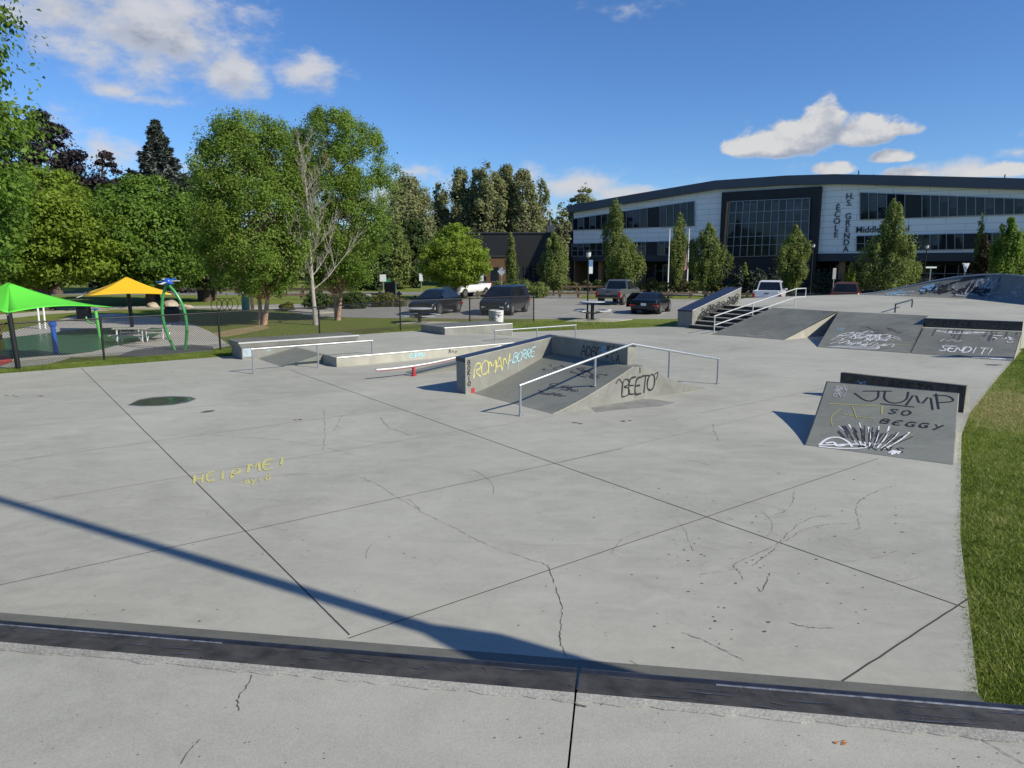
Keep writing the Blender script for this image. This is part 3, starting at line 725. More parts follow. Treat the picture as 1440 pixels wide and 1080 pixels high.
for k in range(8): poly(g, [(.22+.066*k,.35),(.36+.028*k,.10),(.245+.068*k,.31)], .018, 1)
kw(g, 'WKNS', .36, .06, .22, .022, slant=.1, adv=.9, seed=8, jit=.12)
g.build('black_lettering', M['gk'], kface)
g = MB()
for k in range(8): poly(g, [(.19+.072*k,.38+.03*(k%3)-.012*abs(k-3.5)),(.28+.052*k,.24),(.37+.026*k,.09)], [.05,.045,.03,.02,.015,.012,.01,.008][:8] if False else (.030 if k%2 else .018), 1)
poly(g, [(.10,.02),(.14,.14),(.22,.18),(.30,.12),(.33,.06)], .045); poly(g, [(.10,.0),(.26,.01),(.44,.07),(.40,.12),(.28,.08),(.10,.02)], .04); poly(g, [(.14,.06),(.20,.10),(.22,.03),(.28,.07)], .05)
for k in range(4): poly(g, [(.58+.02*k,.04),(.62+.015*k,.10),(.60,.02)], .03)
g.build('white_paint', M['gw'], kface)
rr0 = random.Random(8)
g = MB()
for k in range(26):
    a_ = rr0.uniform(.26,.62); b0 = rr0.uniform(.14,.28); poly(g, [(a_,b0),(a_+(a_-.45)*.35,b0+rr0.uniform(.06,.14))], rr0.uniform(.010,.028), 1)
g.build('black_overspray', M['gkf'], bpy.data.objects[kface.name])
for v in g.v: pass
g = MB(); poly(g, [(.07,.66),(.47,.70)], .03); poly(g, [(.47,.70),(.48,.58)], .03); poly(g, [(.20,.52),(.44,.50)], .025); poly(g, [(.17,.60),(.11,.45),(.15,.33)], .02); poly(g, [(.25,.66),(.31,.48)], .02); poly(g, [(.66,.32),(.72,.33)], .03); g.build('yellow_marks', M['gyf'], kface)
g = MB(); squiggle(g, KM, .13*sa, .86*sb, .09, .22, 22, .014, 4); g.build('pale_scribble', M['gwf'], kface)
# ledge behind it
LA = Vector((8.12,17.35,0)); LB = Vector((10.0,15.42,0))
ld = (LB-LA).normalized(); ln_ = Vector((-ld.y, ld.x, 0))
if ln_.y < 0: ln_ = -ln_
lg = empty('grind_ledge', 'slanted ledge with front darkened as shade behind the kicker ramp by the verge', 'grind ledge', (LA+LB)/2)
prof = [(0,-.2),(0,.60),(.20,.60),(.26,.48),(.44,.28),(.5,0),(.5,-.2)]
MB().extrude(prof, lambda p: LA+ln_*p[0]+Vector((0,0,p[1])), lambda p: LB+ln_*p[0]+Vector((0,0,p[1]))).build('block', M['wall'], lg)
q = MB(); L_ = (LB-LA).length
q.hexa([LA-ln_*.012,LB-ln_*.012,LB,LA],[LA-ln_*.012+Vector((0,0,.605)),LB-ln_*.012+Vector((0,0,.605)),LB+ln_*.06+Vector((0,0,.605)),LA+ln_*.06+Vector((0,0,.605))]); lfront = q.build('shaded_front', M['plate'], lg)  # shade on the ledge front put in as a dark face
Pl = lambda a, b: LA+ld*a-ln_*.018+Vector((0,0,b))
g = MB(); write(g, 'BEETO', Pl, 1.1, .30, .22, .035, .1, .9, .05, 0, 5); g.build('black_lettering', M['gk'], lfront)
g = MB(); squiggle(g, Pl, .55, .42, .10, .05, 8, .02, 5); g.build('blue_scribble', M['gbf'], lfront)
# --- upper deck, stairs, banks
UZ = 1.05
ud = thing('upper_deck', 'raised concrete deck above the stairs and graffiti banks on the right', 'skate deck', 40, 18)
MB().prism([S(31.62,17.2),S(32.12,13.5),S(30.78,13.06),S(31.92,10.02),S(52,13.5),S(54,24.6),S(46,26.3),S(38.7,27.2),S(32.85,24.3),S(31.4,24.3),S(31.4,20.66),S(31.62,20.62)], -.3, UZ).build('deck', M['upper'], ud)
q = MB()
stline(36,13.5,37.5,25.5,.02,q); stline(42,13.5,43,25,.02,q); stline(33,18.5,50,18.7,.02,q); stline(41,14.5,46,15.0,.03,q); stline(39,13,44,13.6,.03,q)
q.v = [(a,b,UZ+.003) for a,b,c in q.v]; q.build('joint', M['crackf'], ud)
sr = thing('staircase', 'six wide concrete steps between the graffiti ledge and dark bank', 'stairs', 30, 22)
for i in range(6):
    s0 = 28.6+.56*i; q = MB(); sbox(q, s0, s0+.558 if i < 5 else 31.396, 20.66, 23.29, -.2 if i == 0 else 0, .175*(i+1)); so_ = q.build('step', M['wall'], sr); rq = MB(); sbox(rq, s0-.004, s0+.02, 20.67, 23.28, .175*i+.012, .175*(i+1)-.022); rq.build('riser_shade', M['riser_shade'], so_)  # shade on each step front painted on as a dark strip
hb = thing('hubba_ledge', 'sloping concrete ledge with black scrawl beside the stairs', 'grind ledge', 30.8, 23.8)
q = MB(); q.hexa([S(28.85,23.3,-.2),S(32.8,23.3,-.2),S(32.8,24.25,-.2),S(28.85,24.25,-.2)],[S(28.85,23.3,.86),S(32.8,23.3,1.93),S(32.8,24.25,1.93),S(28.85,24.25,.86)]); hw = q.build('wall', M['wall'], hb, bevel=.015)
q = MB(); q.hexa([S(28.84,23.36,.80),S(32.81,23.36,1.87),S(32.81,24.26,1.87),S(28.84,24.26,.80)],[S(28.84,23.36,.868),S(32.81,23.36,1.938),S(32.81,24.26,1.938),S(28.84,24.26,.868)]); q.build('top', M['cap'], hb)
q = MB(); q.tube([S(28.85,23.31,.865),S(32.8,23.31,1.935)], .018, 6); q.build('steel_edge', M['worn_lit'], hb)
Ph = lambda a, b: S(28.85+a, 23.292, b+.27*a)
g = MB()
rr_ = random.Random(4)
for k in range(64):
    a = .6+3.0*rr_.random(); b = .18+.42*rr_.random(); pts = [(a+.22*math.cos(t*1.3+k)*rr_.uniform(.4,1.3), b+.17*math.sin(t*1.1+k*2)*rr_.uniform(.5,1.3)) for t in range(7)]
    pts = [(min(3.85,max(.3,x)), min(.78,max(.1,y))) for x,y in pts]
    g.ribbon(chaikin(pts, 3), .032, Ph)
g.build('black_scrawl', M['gk'], hw)
g = MB(); g.ribbon(chaikin([(.12,.2),(.4,.25),(.8,.3),(1.2,.2)]), .03, Ph); g.build('faded_scrawl', M['gkf'], hw)
rail('stair_handrail', 'white double handrail running up beside the stairs', 'handrail',
     [[S(27.05,20.6,.83),S(33.6,20.6,1.94),S(34.5,20.6,1.94),S(34.5,20.6,1.52)], [S(27.1,20.6,.42),S(33.6,20.6,1.50),S(34.5,20.6,1.50)]],
     [(S(27.1,20.6,0),S(27.1,20.6,.83)),(S(30.0,20.6,.75),S(30.0,20.6,1.32)),(S(33.6,20.6,UZ),S(33.6,20.6,1.93))], .028, 'steelw')
def bank(name, label, cat, b4, t2, zt):
    """b4: bottom left/right (s,t), t2: top left/right"""
    o = thing(name, label, cat, (b4[0][0]+t2[0][0])/2, (b4[0][1]+b4[1][1])/2)
    bl, br = S(*b4[0]), S(*b4[1]); tl, tr = S(*t2[0],zt), S(*t2[1],zt)
    dn = Vector((0,0,.25)); tl0 = Vector((tl.x,tl.y,-.25)); tr0 = Vector((tr.x,tr.y,-.25))
    dz_ = Vector((0,0,.03)); tl_, tr_ = tl-dz_, tr-dz_
    MB().add([bl-dn,br-dn,tr0,tl0,bl,br,tr_,tl_], [(0,1,2,3),(0,1,5,4),(1,2,6,5),(3,0,4,7),(2,3,7,6)]).build('body', M['wallpale'], o)
    Pm = quadmap(bl,br,tr,tl,.006)
    f = MB(); N_ = 16; f.add([Pm(.004+.992*i/N_,.003+.992*j/N_) for j in range(N_+1) for i in range(N_+1)],[(j*(N_+1)+i,j*(N_+1)+i+1,(j+1)*(N_+1)+i+1,(j+1)*(N_+1)+i) for j in range(N_) for i in range(N_)]); fo = f.build('bank_face', M['rampd'], o)
    W_ = (br-bl).length; H_ = (tl-bl).length
    return o, fo, (lambda a,b: quadmap(bl,br,tr,tl,.011)(a/W_, b/H_)), W_, H_
o1, f1, P7, w1, h1 = bank('bank_ramp', 'plain charcoal bank beside the handrail', 'skate ramp', [(26.9,20.63),(27.5,17.25)], [(31.6,20.6),(31.6,17.22)], UZ-.003)
g = MB(); squiggle(g, P7, w1*.62, h1*.06, .5, .12, 6, .03, 5); g.build('pale_scribble', M['gwf'], f1)
o2, f2, P8, w2, h2 = bank('bank_ramp', 'charcoal bank with tangled white scribbles, between two other banks', 'skate ramp', [(26.2,15.0),(27.1,11.93)], [(31.6,17.18),(32.1,13.52)], UZ-.003)
g = MB()
for k in range(52):
    a = .35+rr_.random()*1.9; b = .2+rr_.random()*2.3
    g.ribbon(chaikin([(a,b),(a+rr_.uniform(.1,.3),b+rr_.uniform(.2,.5)),(a+rr_.uniform(.2,.5),b+rr_.uniform(.1,.3)),(a+rr_.uniform(.1,.6),b+rr_.uniform(-.2,.2))],3), .028, P8)
for k in range(5): g.ribbon(chaikin([(.3+.1*k,.12+.05*k),(1.0,.15+.06*k),(2.0,.10+.1*k),(2.2,.5),(1.9,.9)],3), .026, P8)
g.build('white_scribble', M['gw'], f2)
g = MB(); squiggle(g, P8, 1.9, 3.1, .7, .5, 8, .035, 9); g.build('black_scribble', M['gkf'], f2)
g = MB(); squiggle(g, P8, .45, 2.7, .12, .3, 8, .035, 3); g.build('blue_scribble', M['gbf'], f2)
g = MB(); g.ribbon([(2.2,1.0),(3.1,1.1)], .05, P8); g.ribbon([(2.3,1.5),(3.0,1.4)], .04, P8); g.build('yellow_marks', M['gyf'], f2)
o3, f3, P9, w3, h3 = bank('bank_ramp', 'charcoal bank with white bubble lettering nearest the verge', 'skate ramp', [(27.12,11.90),(27.7,8.84)], [(30.36,12.92),(31.5,9.9)], .68)
MB().prism([S(30.37,12.93),S(31.51,9.89),S(31.915,10.0),S(30.775,13.04)], -.2, .683).build('flat_ledge', M['upper'], o3)
g = MB(); P9n = lambda a, b: P9(.85+a*.55, b)
write(g, 'SENDIT!', P9n, 0, .55, .62, .045, .1, .70, .05, 0, 5, 3); write(g, 'SENDIT!', P9n, -.06, .47, .80, .03, .1, .545, .05, 0, 6, 3)
g.ribbon([(.75,1.7),(.85,2.0),(1.0,1.75),(1.1,2.05),(1.25,1.75),(1.4,1.95)], .03, P9)
squiggle(g, P9, 1.55, 3.0, .9, .16, 14, .03, 5); squiggle(g, P9, 2.6, 2.5, .3, .4, 4, .03, 6); squiggle(g, P9, 2.5, .12, .5, .06, 8, .03, 7)
g.build('white_lettering', M['gw'], f3)
g = MB()
for k in range(14): 
    a = rr_.random()*w3*.95+.05; g.ribbon([(a,h3*.98),(a-.02,h3*(.98-rr_.uniform(.1,.4)))], .05, P9)
g.build('dark_drips', M['gkf'], f3)
udk = bpy.data.objects['upper_deck']
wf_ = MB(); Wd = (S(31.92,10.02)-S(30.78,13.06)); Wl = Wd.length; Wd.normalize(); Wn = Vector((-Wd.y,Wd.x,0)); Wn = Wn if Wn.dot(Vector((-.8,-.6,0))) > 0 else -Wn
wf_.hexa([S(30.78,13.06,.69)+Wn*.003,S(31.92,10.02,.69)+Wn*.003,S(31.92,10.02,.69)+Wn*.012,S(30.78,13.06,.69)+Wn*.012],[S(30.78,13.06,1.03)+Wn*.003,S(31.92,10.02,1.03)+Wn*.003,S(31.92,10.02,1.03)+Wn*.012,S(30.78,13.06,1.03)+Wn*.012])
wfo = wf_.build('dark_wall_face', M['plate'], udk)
Pw = lambda a, b: S(30.78,13.06)+Wd*a+Wn*.016+Vector((0,0,b))
g = MB(); write(g, 'BERIK', Pw, .6, .75, .24, .04, .1, .9, .05, 0, 3); g.build('black_lettering', M['gk'], wfo)
rail('small_grind_rail', 'short low dark flat bar standing on the upper deck', 'grind rail',
     [[S(32.75,15.2,1.43),S(37.5,16.6,1.43)]], [(S(32.8,15.22,UZ),S(32.8,15.22,1.44)),(S(37.45,16.58,UZ),S(37.45,16.58,1.44))], .035, 'cap')
# --- far hump-shaped quarter pipe
fq = thing('quarter_pipe', 'hump topped dark quarter pipe at the far end of the upper deck', 'skate ramp', 50, 18)
def humpz(t):
    pts = [(25.2,0),(24.2,.16),(22.8,.55),(21.4,.95),(20,1.25),(18.6,1.42),(17.4,1.46),(16,1.42),(14,1.3),(12,1.1),(9,.8)]
    for (a,za),(b_,zb) in zip(pts, pts[1:]):
        if a >= t >= b_: return za+(zb-za)*(a-t)/(a-b_)
    return 0
def fqp(t, f):
    """surface point: f 0 bottom .. 1 lip"""
    H = humpz(t); d = 2.2*min(1,(H/1.4))**.6 if H > 0 else .01
    base_s = 48.9 if t > 17.6 else 48.9-(17.6-t)*1.15
    z = H*(1-math.sqrt(max(0,1-f*f))*1.0) if False else H*(f**1.9)
    return S(base_s+d*f, t, UZ+z+.004)
ts = [25.2-.4*i for i in range(40)]; fs_ = [i/8 for i in range(9)]
q = MB(); nf = len(fs_)
q.add([fqp(t,f) for t in ts for f in fs_], [(i*nf+j,i*nf+j+1,(i+1)*nf+j+1,(i+1)*nf+j) for i in range(len(ts)-1) for j in range(nf-1)])
ff = q.build('curved_face', M['ramp'], fq, smooth=40)
q = MB()
for a, b_ in zip(ts, ts[1:]):
    A, B = fqp(a,1), fqp(b_,1); e = S(1.5,0)
    q.hexa([Vector((A.x,A.y,-.2)),Vector((B.x,B.y,-.2)),Vector((B.x,B.y,-.2))+e,Vector((A.x,A.y,-.2))+e],[A,B,B+e,A+e])
q.build('platform', M['upper'], fq)
q = MB(); q.tube([fqp(t,1)+Vector((0,0,.02)) for t in ts], .05, 8); q.build('coping', M['steel'], fq, smooth=60)
Pq = lambda a, b: fqp(25.2-a, min(.97,max(.03,b)))+S(-.02,0,.02)
g = MB(); squiggle(g, Pq, 2.4, .35, .9, .22, 12, .05, 3); squiggle(g, Pq, 7.2, .6, 1.6, .3, 9, .035, 5); squiggle(g, Pq, 11, .5, 1.8, .4, 9, .03, 6); write(g, 'USNPS', Pq, 6.2, .40, .5, .06, .1, .6, .1, 0, 3); g.build('white_scribble', M['gwf'], ff)
g = MB(); squiggle(g, Pq, 2.3, .5, .5, .25, 9, .09, 4); squiggle(g, Pq, 4.0, .75, .4, .12, 8, .09, 4); g.build('blue_scribble', M['gbf'], ff)
g = MB(); write(g, 'BNKIOI', Pq, 3.7, .42, .42, .06, .1, .62, .1, 0, 3); squiggle(g, Pq, 6, .6, 1.5, .3, 14, .06, 15); g.build('black_lettering', M['gk'], ff)
q = MB(); q.ribbon([(7.9,.05),(7.7,.97)], .12, Pq); q.build('seam', M['worn_lit'], ff)
# ------------------------------------------------------------------ school building
BO = Vector((8.2, 97, 0)); BD = Vector((.765,-.644,0)).normalized(); BN = Vector((.644,.765,0)).normalized()
BROT = math.atan2(BD.y, BD.x)
def kz_(x, y):
    """line of sight on to the facade plane -> (k along, height)"""
    d = Vector(ray(x, y)); o = Vector((0,0,CAM_H)); t = (BO-o).dot(BN)/d.dot(BN); p = o+d*t
    return ((p-BO).dot(BD), p.z)
def cladding():
    m, nt, b = nodes('white_panel_cladding'); v = coords(nt)
    br = nt.nodes.new('ShaderNodeTexBrick'); nt.links.new(coords(nt,'Object'), br.inputs['Vector'])
    mp_ = nt.nodes.new('ShaderNodeMapping'); nt.links.new(v, mp_.inputs['Vector']); mp_.inputs['Rotation'].default_value = (R(90),0,0)
    nt.links.new(mp_.outputs[0], br.inputs['Vector'])
    br.inputs['Color1'].default_value = (.90,.885,.85,1); br.inputs['Color2'].default_value = (.87,.855,.82,1); br.inputs['Mortar'].default_value = (.55,.56,.57,1)
    br.inputs['Scale'].default_value = 1; br.inputs['Brick Width'].default_value = 3.2; br.inputs['Row Height'].default_value = .62; br.inputs['Mortar Size'].default_value = .025
    nt.links.new(br.outputs['Color'], b.inputs['Base Color']); b.inputs['Roughness'].default_value = .5
    return m
M['clad'] = cladding()
M['fascia'] = plain('slate_blue_fascia', (.075,.085,.105), .5, .2, .08, .4)
M['char'] = plain('charcoal_panel', (.035,.038,.045), .55, 0, .12, .5)
M['black_clad'] = plain('black_cladding', (.011,.012,.014), .6, 0, .2, .5)
M['wglass'] = glassy('window_glass', (.012,.016,.022), .03, .35)
M['blind'] = plain('drawn_blind', (.075,.085,.095), .5, 0, .35, .8)
M['frame'] = plain('aluminium_frame', (.25,.26,.28), .4, .5, .06)
M['timber'] = plain('orange_timber', (.34,.17,.07), .6, 0, .2, 1.2)
M['sign'] = plain('navy_sign_letters', (.02,.025,.045), .5)
sch = empty('school_building', 'large white panelled school with sloping slate roofline and dark glazed entrance', 'building', BO, BROT)
ORG.pop(sch.name)   # parts are written in the facade's own axes: x along it, -y outwards, z up
KE = 74.0
roof = [(0,10.6),(10,11.55),(20,12.4),(28,12.35),(33,12.12),(40,11.45),(49,10.55),(62,9.3),(KE,8.3)]
def roofz(k):
    for (a,za),(b_,zb) in zip(roof, roof[1:]):
        if a <= k <= b_: return za+(zb-za)*(k-a)/(b_-a)
    return roof[-1][1]
def xz_prism(poly, y0, y1):
    return MB().extrude(poly, lambda p: Vector((p[0],y0,p[1])), lambda p: Vector((p[0],y1,p[1])))
LB_ = 4.15
wallp = [(0,LB_)]+[(k,z-.85) for k,z in roof]+[(KE,LB_)]
xz_prism(wallp, 0, 24).build('wall', M['clad'], sch)
fp = [(k-.7 if i == 0 else k, z-.95) for i,(k,z) in enumerate(roof)]+[(k-.7 if k == 0 else k, z) for k,z in reversed(roof)]
xz_prism(fp, -.75, 24.5).build('roof_fascia', M['fascia'], sch)
xz_prism([(.02,3.35),(KE,3.35),(KE,LB_-.003),(.02,LB_-.003)], -.12, 24).build('charcoal_band', M['char'], sch)
xz_prism([(.5,0),(KE,0),(KE,3.34),(.5,3.34)], 3.2, 24).build('ground_floor', M['black_clad'], sch)
for k in list(range(4, 72, 6)):
    MB().box(k, .8, 0, .6, .5, 3.34).build('column', M['timber'], sch)
for k in range(7, 70, 6):
    w = MB().box(k, 3.17, .15, 4.6, .05, 2.8).build('window', M['wglass'], sch)
    q = MB()
    for i in range(5): q.box(k-2.3+1.15*i, 3.12, .15, .08, .06, 2.8)
    q.box(k, 3.12, 2.1, 4.6, .05, .08); q.build('frame', M['frame'], w)
MB().box(-.1, 12, 0, .18, 23, 10).build('end_panel', M['timber'], sch)
def window(poly, nv, hs=(), dark=False, y=-.03, fw=.07):
    """poly: bl, br, tr, tl in (k, z)"""
    w = xz_prism(poly, y-.06, y+.02).build('dark_panel' if dark else 'window', M['black_clad'] if dark else M['wglass'], sch)
    if dark: return
    bl, br, tr, tl = poly; q = MB()
    def bar(a, b_, wd):
        a = Vector((a[0],0,a[1])); b_ = Vector((b_[0],0,b_[1])); d = (b_-a).normalized(); n = Vector((-d.z,0,d.x))*wd/2
        A = [a-n,b_-n,b_+n,a+n]; q.hexa([p+Vector((0,y-.13,0)) for p in A], [p+Vector((0,y-.061,0)) for p in A])
    lerp = lambda a, b_, f: (a[0]+(b_[0]-a[0])*f, a[1]+(b_[1]-a[1])*f)
    for i in range(nv+1): bar(lerp(bl,br,i/nv), lerp(tl,tr,i/nv), fw)
    for f in (0,1)+tuple(hs): 
        # horizontals butt against the uprights: stop short so no faces coincide
        for i in range(nv):
            a, b_ = lerp(lerp(bl,br,i/nv), lerp(tl,tr,i/nv), f), lerp(lerp(bl,br,(i+1)/nv), lerp(tl,tr,(i+1)/nv), f)
            L = b_[0]-a[0]; e = fw*.5/L
            bar(lerp(a,b_,e), lerp(a,b_,1-e), fw*.8)
    q.build('frame', M['frame'], w)
    q = MB()
    for i in range(nv):
        if rnd.random() > .38: continue
        f0, f1 = (i+.1)/nv, (i+.9)/nv; dz_ = rnd.uniform(.2,.75); t0, t1 = lerp(tl,tr,f0), lerp(tl,tr,f1); b0, b1 = lerp(bl,br,f0), lerp(bl,br,f1)
        c = [lerp(t0,b0,dz_), lerp(t1,b1,dz_), lerp(t1,b1,.04), lerp(t0,b0,.04)]
        q.add([(p[0],y-.063,p[1]) for p in c], [(0,1,2,3)])
    if q.v: q.build('blind', M['blind'], w)
def wpx(bl, br, tr, tl): return [kz_(*bl), kz_(*br), kz_(*tr), kz_(*tl)]
def band(xs, bot, top, spec):
    """xs: (x, ...) split points in px; bot/top: ((x0,y0),(x1,y1))"""
    ly = lambda ln, x: ln[0][1]+(ln[1][1]-ln[0][1])*(x-ln[0][0])/(ln[1][0]-ln[0][0])
    for (a, b_), (n, hs, dk_) in zip(zip(xs, xs[1:]), spec):
        window(wpx((a,ly(bot,a)),(b_,ly(bot,b_)),(b_,ly(top,b_)),(a,ly(top,a))), n, hs, dk_)
# left wing
band([806,872,911,929,977], ((806,323.5),(977,317.5)), ((806,308),(977,283)), [(8,(),0),(4,(),0),(1,(),1),(5,(),0)])
band([805,848,856,891,909,926,945,975], ((805,360.5),(975,358)), ((805,343),(975,338.5)), [(5,(.45,),0),(1,(),1),(4,(.45,),0),(3,(.35,.65),0),(1,(),1),(2,(),0),(3,(),0)])
# right wing
band([1210,1273,1297,1440,1475], ((1208,309),(1431,301)), ((1211,271),(1431,279.5)), [(5,(),0),(1,(),1),(11,(),0),(3,(),0)])
band([1205,1240,1297,1355,1385,1440,1475], ((1204,353.3),(1355,350.5)), ((1205,332),(1408,327.4)), [(3,(.5,),0),(5,(.5,),0),(5,(),0),(1,(),1),(5,(.5,),0),(3,(),0)])
# dark entrance box with large glazing
fb_ = [kz_(1012,393), kz_(1148,393), kz_(1157,262.5), kz_(1018,271)]
fb_[0] = (fb_[0][0], 0.02); fb_[1] = (fb_[1][0], .02)
xz_prism(fb_, -.55, -.005).build('entrance_surround', M['black_clad'], sch)
gl = wpx((1024,361.5),(1139,358.5),(1142,279),(1030,284))
window(gl, 11, (.20,.36,.60,.80), False, -.6, .085)
q = MB(); a, b_ = gl[0], gl[3]
xz_prism([(a[0]-.30,a[1]-.1),(a[0]-.08,a[1]-.1),(b_[0]-.08,b_[1]),(b_[0]-.30,b_[1])], -.85, -.56).build('timber_jamb', M['timber'], sch)
# rooftop bits
q = MB()
for k in (26,34,35.5,47): q.tube([(k,4,roofz(k)-.1),(k,4,roofz(k)+rnd.uniform(.3,.8))], .06, 6)
q.box(29,5,roofz(29)-.2,1.2,.8,.6); q.build('roof_vent', M['char'], sch)
# lettering
def text(body, k, z, size, spacing=1.0, al='CENTER', name='lettering', y=-.03, line=1.0):
    cu = bpy.data.curves.new(name, 'FONT'); cu.body = body; cu.size = size; cu.align_x = al; cu.align_y = 'TOP'; cu.extrude = .03
    cu.space_line = line; cu.offset = .004*size
    o = bpy.data.objects.new(name, cu); C.objects.link(o); o.parent = sch; o.location = (k, y-.04, z); o.rotation_euler = (R(90),0,0)
    cu.materials.append(M['sign'])
    me = bpy.data.meshes.new_from_object(o.evaluated_get(bpy.context.evaluated_depsgraph_get()))
    r = bpy.data.objects.new(name, me); C.objects.link(r); r.parent = sch; r.location = o.location; r.rotation_euler = o.rotation_euler
    if not me.materials: me.materials.append(M['sign'])
    bpy.data.objects.remove(o); return r
k0, z0 = kz_(1180.5,288); k1, z1 = kz_(1180.5,333)
text('É\nC\nO\nL\nE', k0-.12, z0+.12, .84, line=(z0-z1)/4.75/.84)
k0, z0 = kz_(1192.5,272); k1, z1 = kz_(1192.5,353)
text('H.\nS.\n\nG\nR\nE\nN\nD\nA', k0+.22, z0+.1, .84, line=(z0-z1)/8.75/.84)
k0, z0 = kz_(1204,317.5)
text('Middle School', k0, z0, .86, al='LEFT')
# ------------------------------------------------------------------ the low dark building and brown annex
db = empty('dark_building', 'low black clad building left of the white school', 'building', (1,100,0))
MB().box(1.2,107,-.3,15.4,18,7.35).build('wall', M['black_clad'], db)
MB().box(1.2,107,7.06,15.7,18.3,.16).build('roof_edge', M['char'], db)
for x in (2.2,3.6,5.0): 
    w = MB().box(x, 97.97, .3, 1.1, .05, 2.4).build('window', M['wglass'], db)
    q = MB()
    for dx in (-.55,0,.55): q.box(x+dx, 97.93, .3, .06, .05, 2.4)
    q.build('frame', M['char'], w)
q = MB(); q.box(6.2,104,7.2,2.6,3,1.2); q.box(8,106,7.2,1.6,2,1.6); q.tube([(5.4,104,8.4),(5.4,104,9.2)],.15,8); q.build('roof_unit', M['fascia'], db)
ax = empty('brown_annex', 'small brown brick annex behind the bright green tree', 'building', (-3,94,0))
MB().box(-2.9,95,-.3,4.2,5.5,4.2).build('wall', plain('brown_brick', (.13,.07,.034), .8, 0, .2, 3, bmp=.3), ax)
MB().box(-2.9,95,3.9,4.5,5.8,.2).build('roof_edge', M['char'], ax)
for x in (-3.8,-2.2): 
    w = MB().box(x, 92.23, .8, 1.0, .05, 1.8).build('window', M['wglass'], ax); MB().box(x,92.19,.72,1.1,.06,.08).build('sill', M['frame'], w)
# ------------------------------------------------------------------ vegetation
def leafcol(name, d, m_, l, trans=.35): M[name] = leafmat(name, [(.0,d),(.5,m_),(1.0,l)], trans)
leafcol('leaf_walnut', (.07,.13,.02),(.125,.22,.032),(.205,.315,.05), .42)
leafcol('leaf_birch', (.115,.19,.03),(.185,.29,.05),(.275,.375,.075), .5)
leafcol('leaf_lime', (.14,.22,.025),(.22,.315,.036),(.30,.385,.055), .45)
leafcol('leaf_beech', (.010,.008,.010),(.022,.017,.020),(.045,.034,.038), .15)
leafcol('leaf_poplar', (.17,.19,.085),(.255,.275,.13),(.35,.365,.20), .45)
leafcol('leaf_hornbeam', (.10,.14,.036),(.195,.25,.07),(.30,.35,.13), .48)
leafcol('leaf_red', (.035,.025,.014),(.08,.05,.025),(.12,.11,.04), .3)
leafcol('leaf_dark', (.03,.055,.016),(.06,.095,.028),(.10,.14,.045), .3)
leafcol('needle_blue', (.05,.062,.055),(.10,.12,.108),(.18,.20,.18), .1)
leafcol('shrub_blue', (.022,.036,.028),(.05,.075,.055),(.10,.125,.09), .15)
leafcol('shrub_yellow', (.05,.06,.015),(.12,.125,.035),(.22,.20,.075), .3)
def leaves(name, P, N, size, tone, mat, parent, aspect=.6):
    n = len(P); r = nrg.normal(size=(n,3)); t = np.cross(N, r); t /= np.linalg.norm(t,axis=1,keepdims=True)+1e-9
    b_ = np.cross(N, t); b_ /= np.linalg.norm(b_,axis=1,keepdims=True)+1e-9
    sz = size*nrg.uniform(.6,1.35,(n,1)); fold = N*sz*nrg.uniform(-.15,.25,(n,1))
    v = np.stack([P-t*sz*.5, P-b_*sz*.5*aspect+fold, P+t*sz*.5, P+b_*sz*.5*aspect+fold], 1)
    me = raw_mesh(name, v.reshape(-1,3), 4, tone); me.materials.append(mat)
    o = bpy.data.objects.new(name, me); C.objects.link(o); o.parent = parent; return o
def interp(prof, h):
    for (a,ra),(b_,rb) in zip(prof, prof[1:]):
        if a <= h <= b_: return ra+(rb-ra)*(h-a)/(b_-a+1e-9)
    return prof[-1][1]
BROAD = [(0,.45),(.12,.8),(.35,1),(.6,.92),(.82,.62),(1,.12)]
OPEN = [(0,.35),(.15,.75),(.4,1),(.65,.85),(.85,.6),(1,.2)]
OPEN2 = [(0,.45),(.1,.8),(.3,1),(.7,.95),(.88,.80),(.97,.55),(1,.3)]
OVAL = [(0,.3),(.12,.7),(.35,1),(.6,.85),(.85,.42),(1,.05)]
CONE = [(0,.45),(.1,.9),(.25,1),(.5,.72),(.75,.4),(1,.04)]
COL = [(0,.4),(.1,.8),(.35,1),(.7,.85),(.9,.5),(1,.1)]
TALL = [(0,.6),(.2,.8),(.5,1),(.75,.86),(.92,.5),(1,.1)]
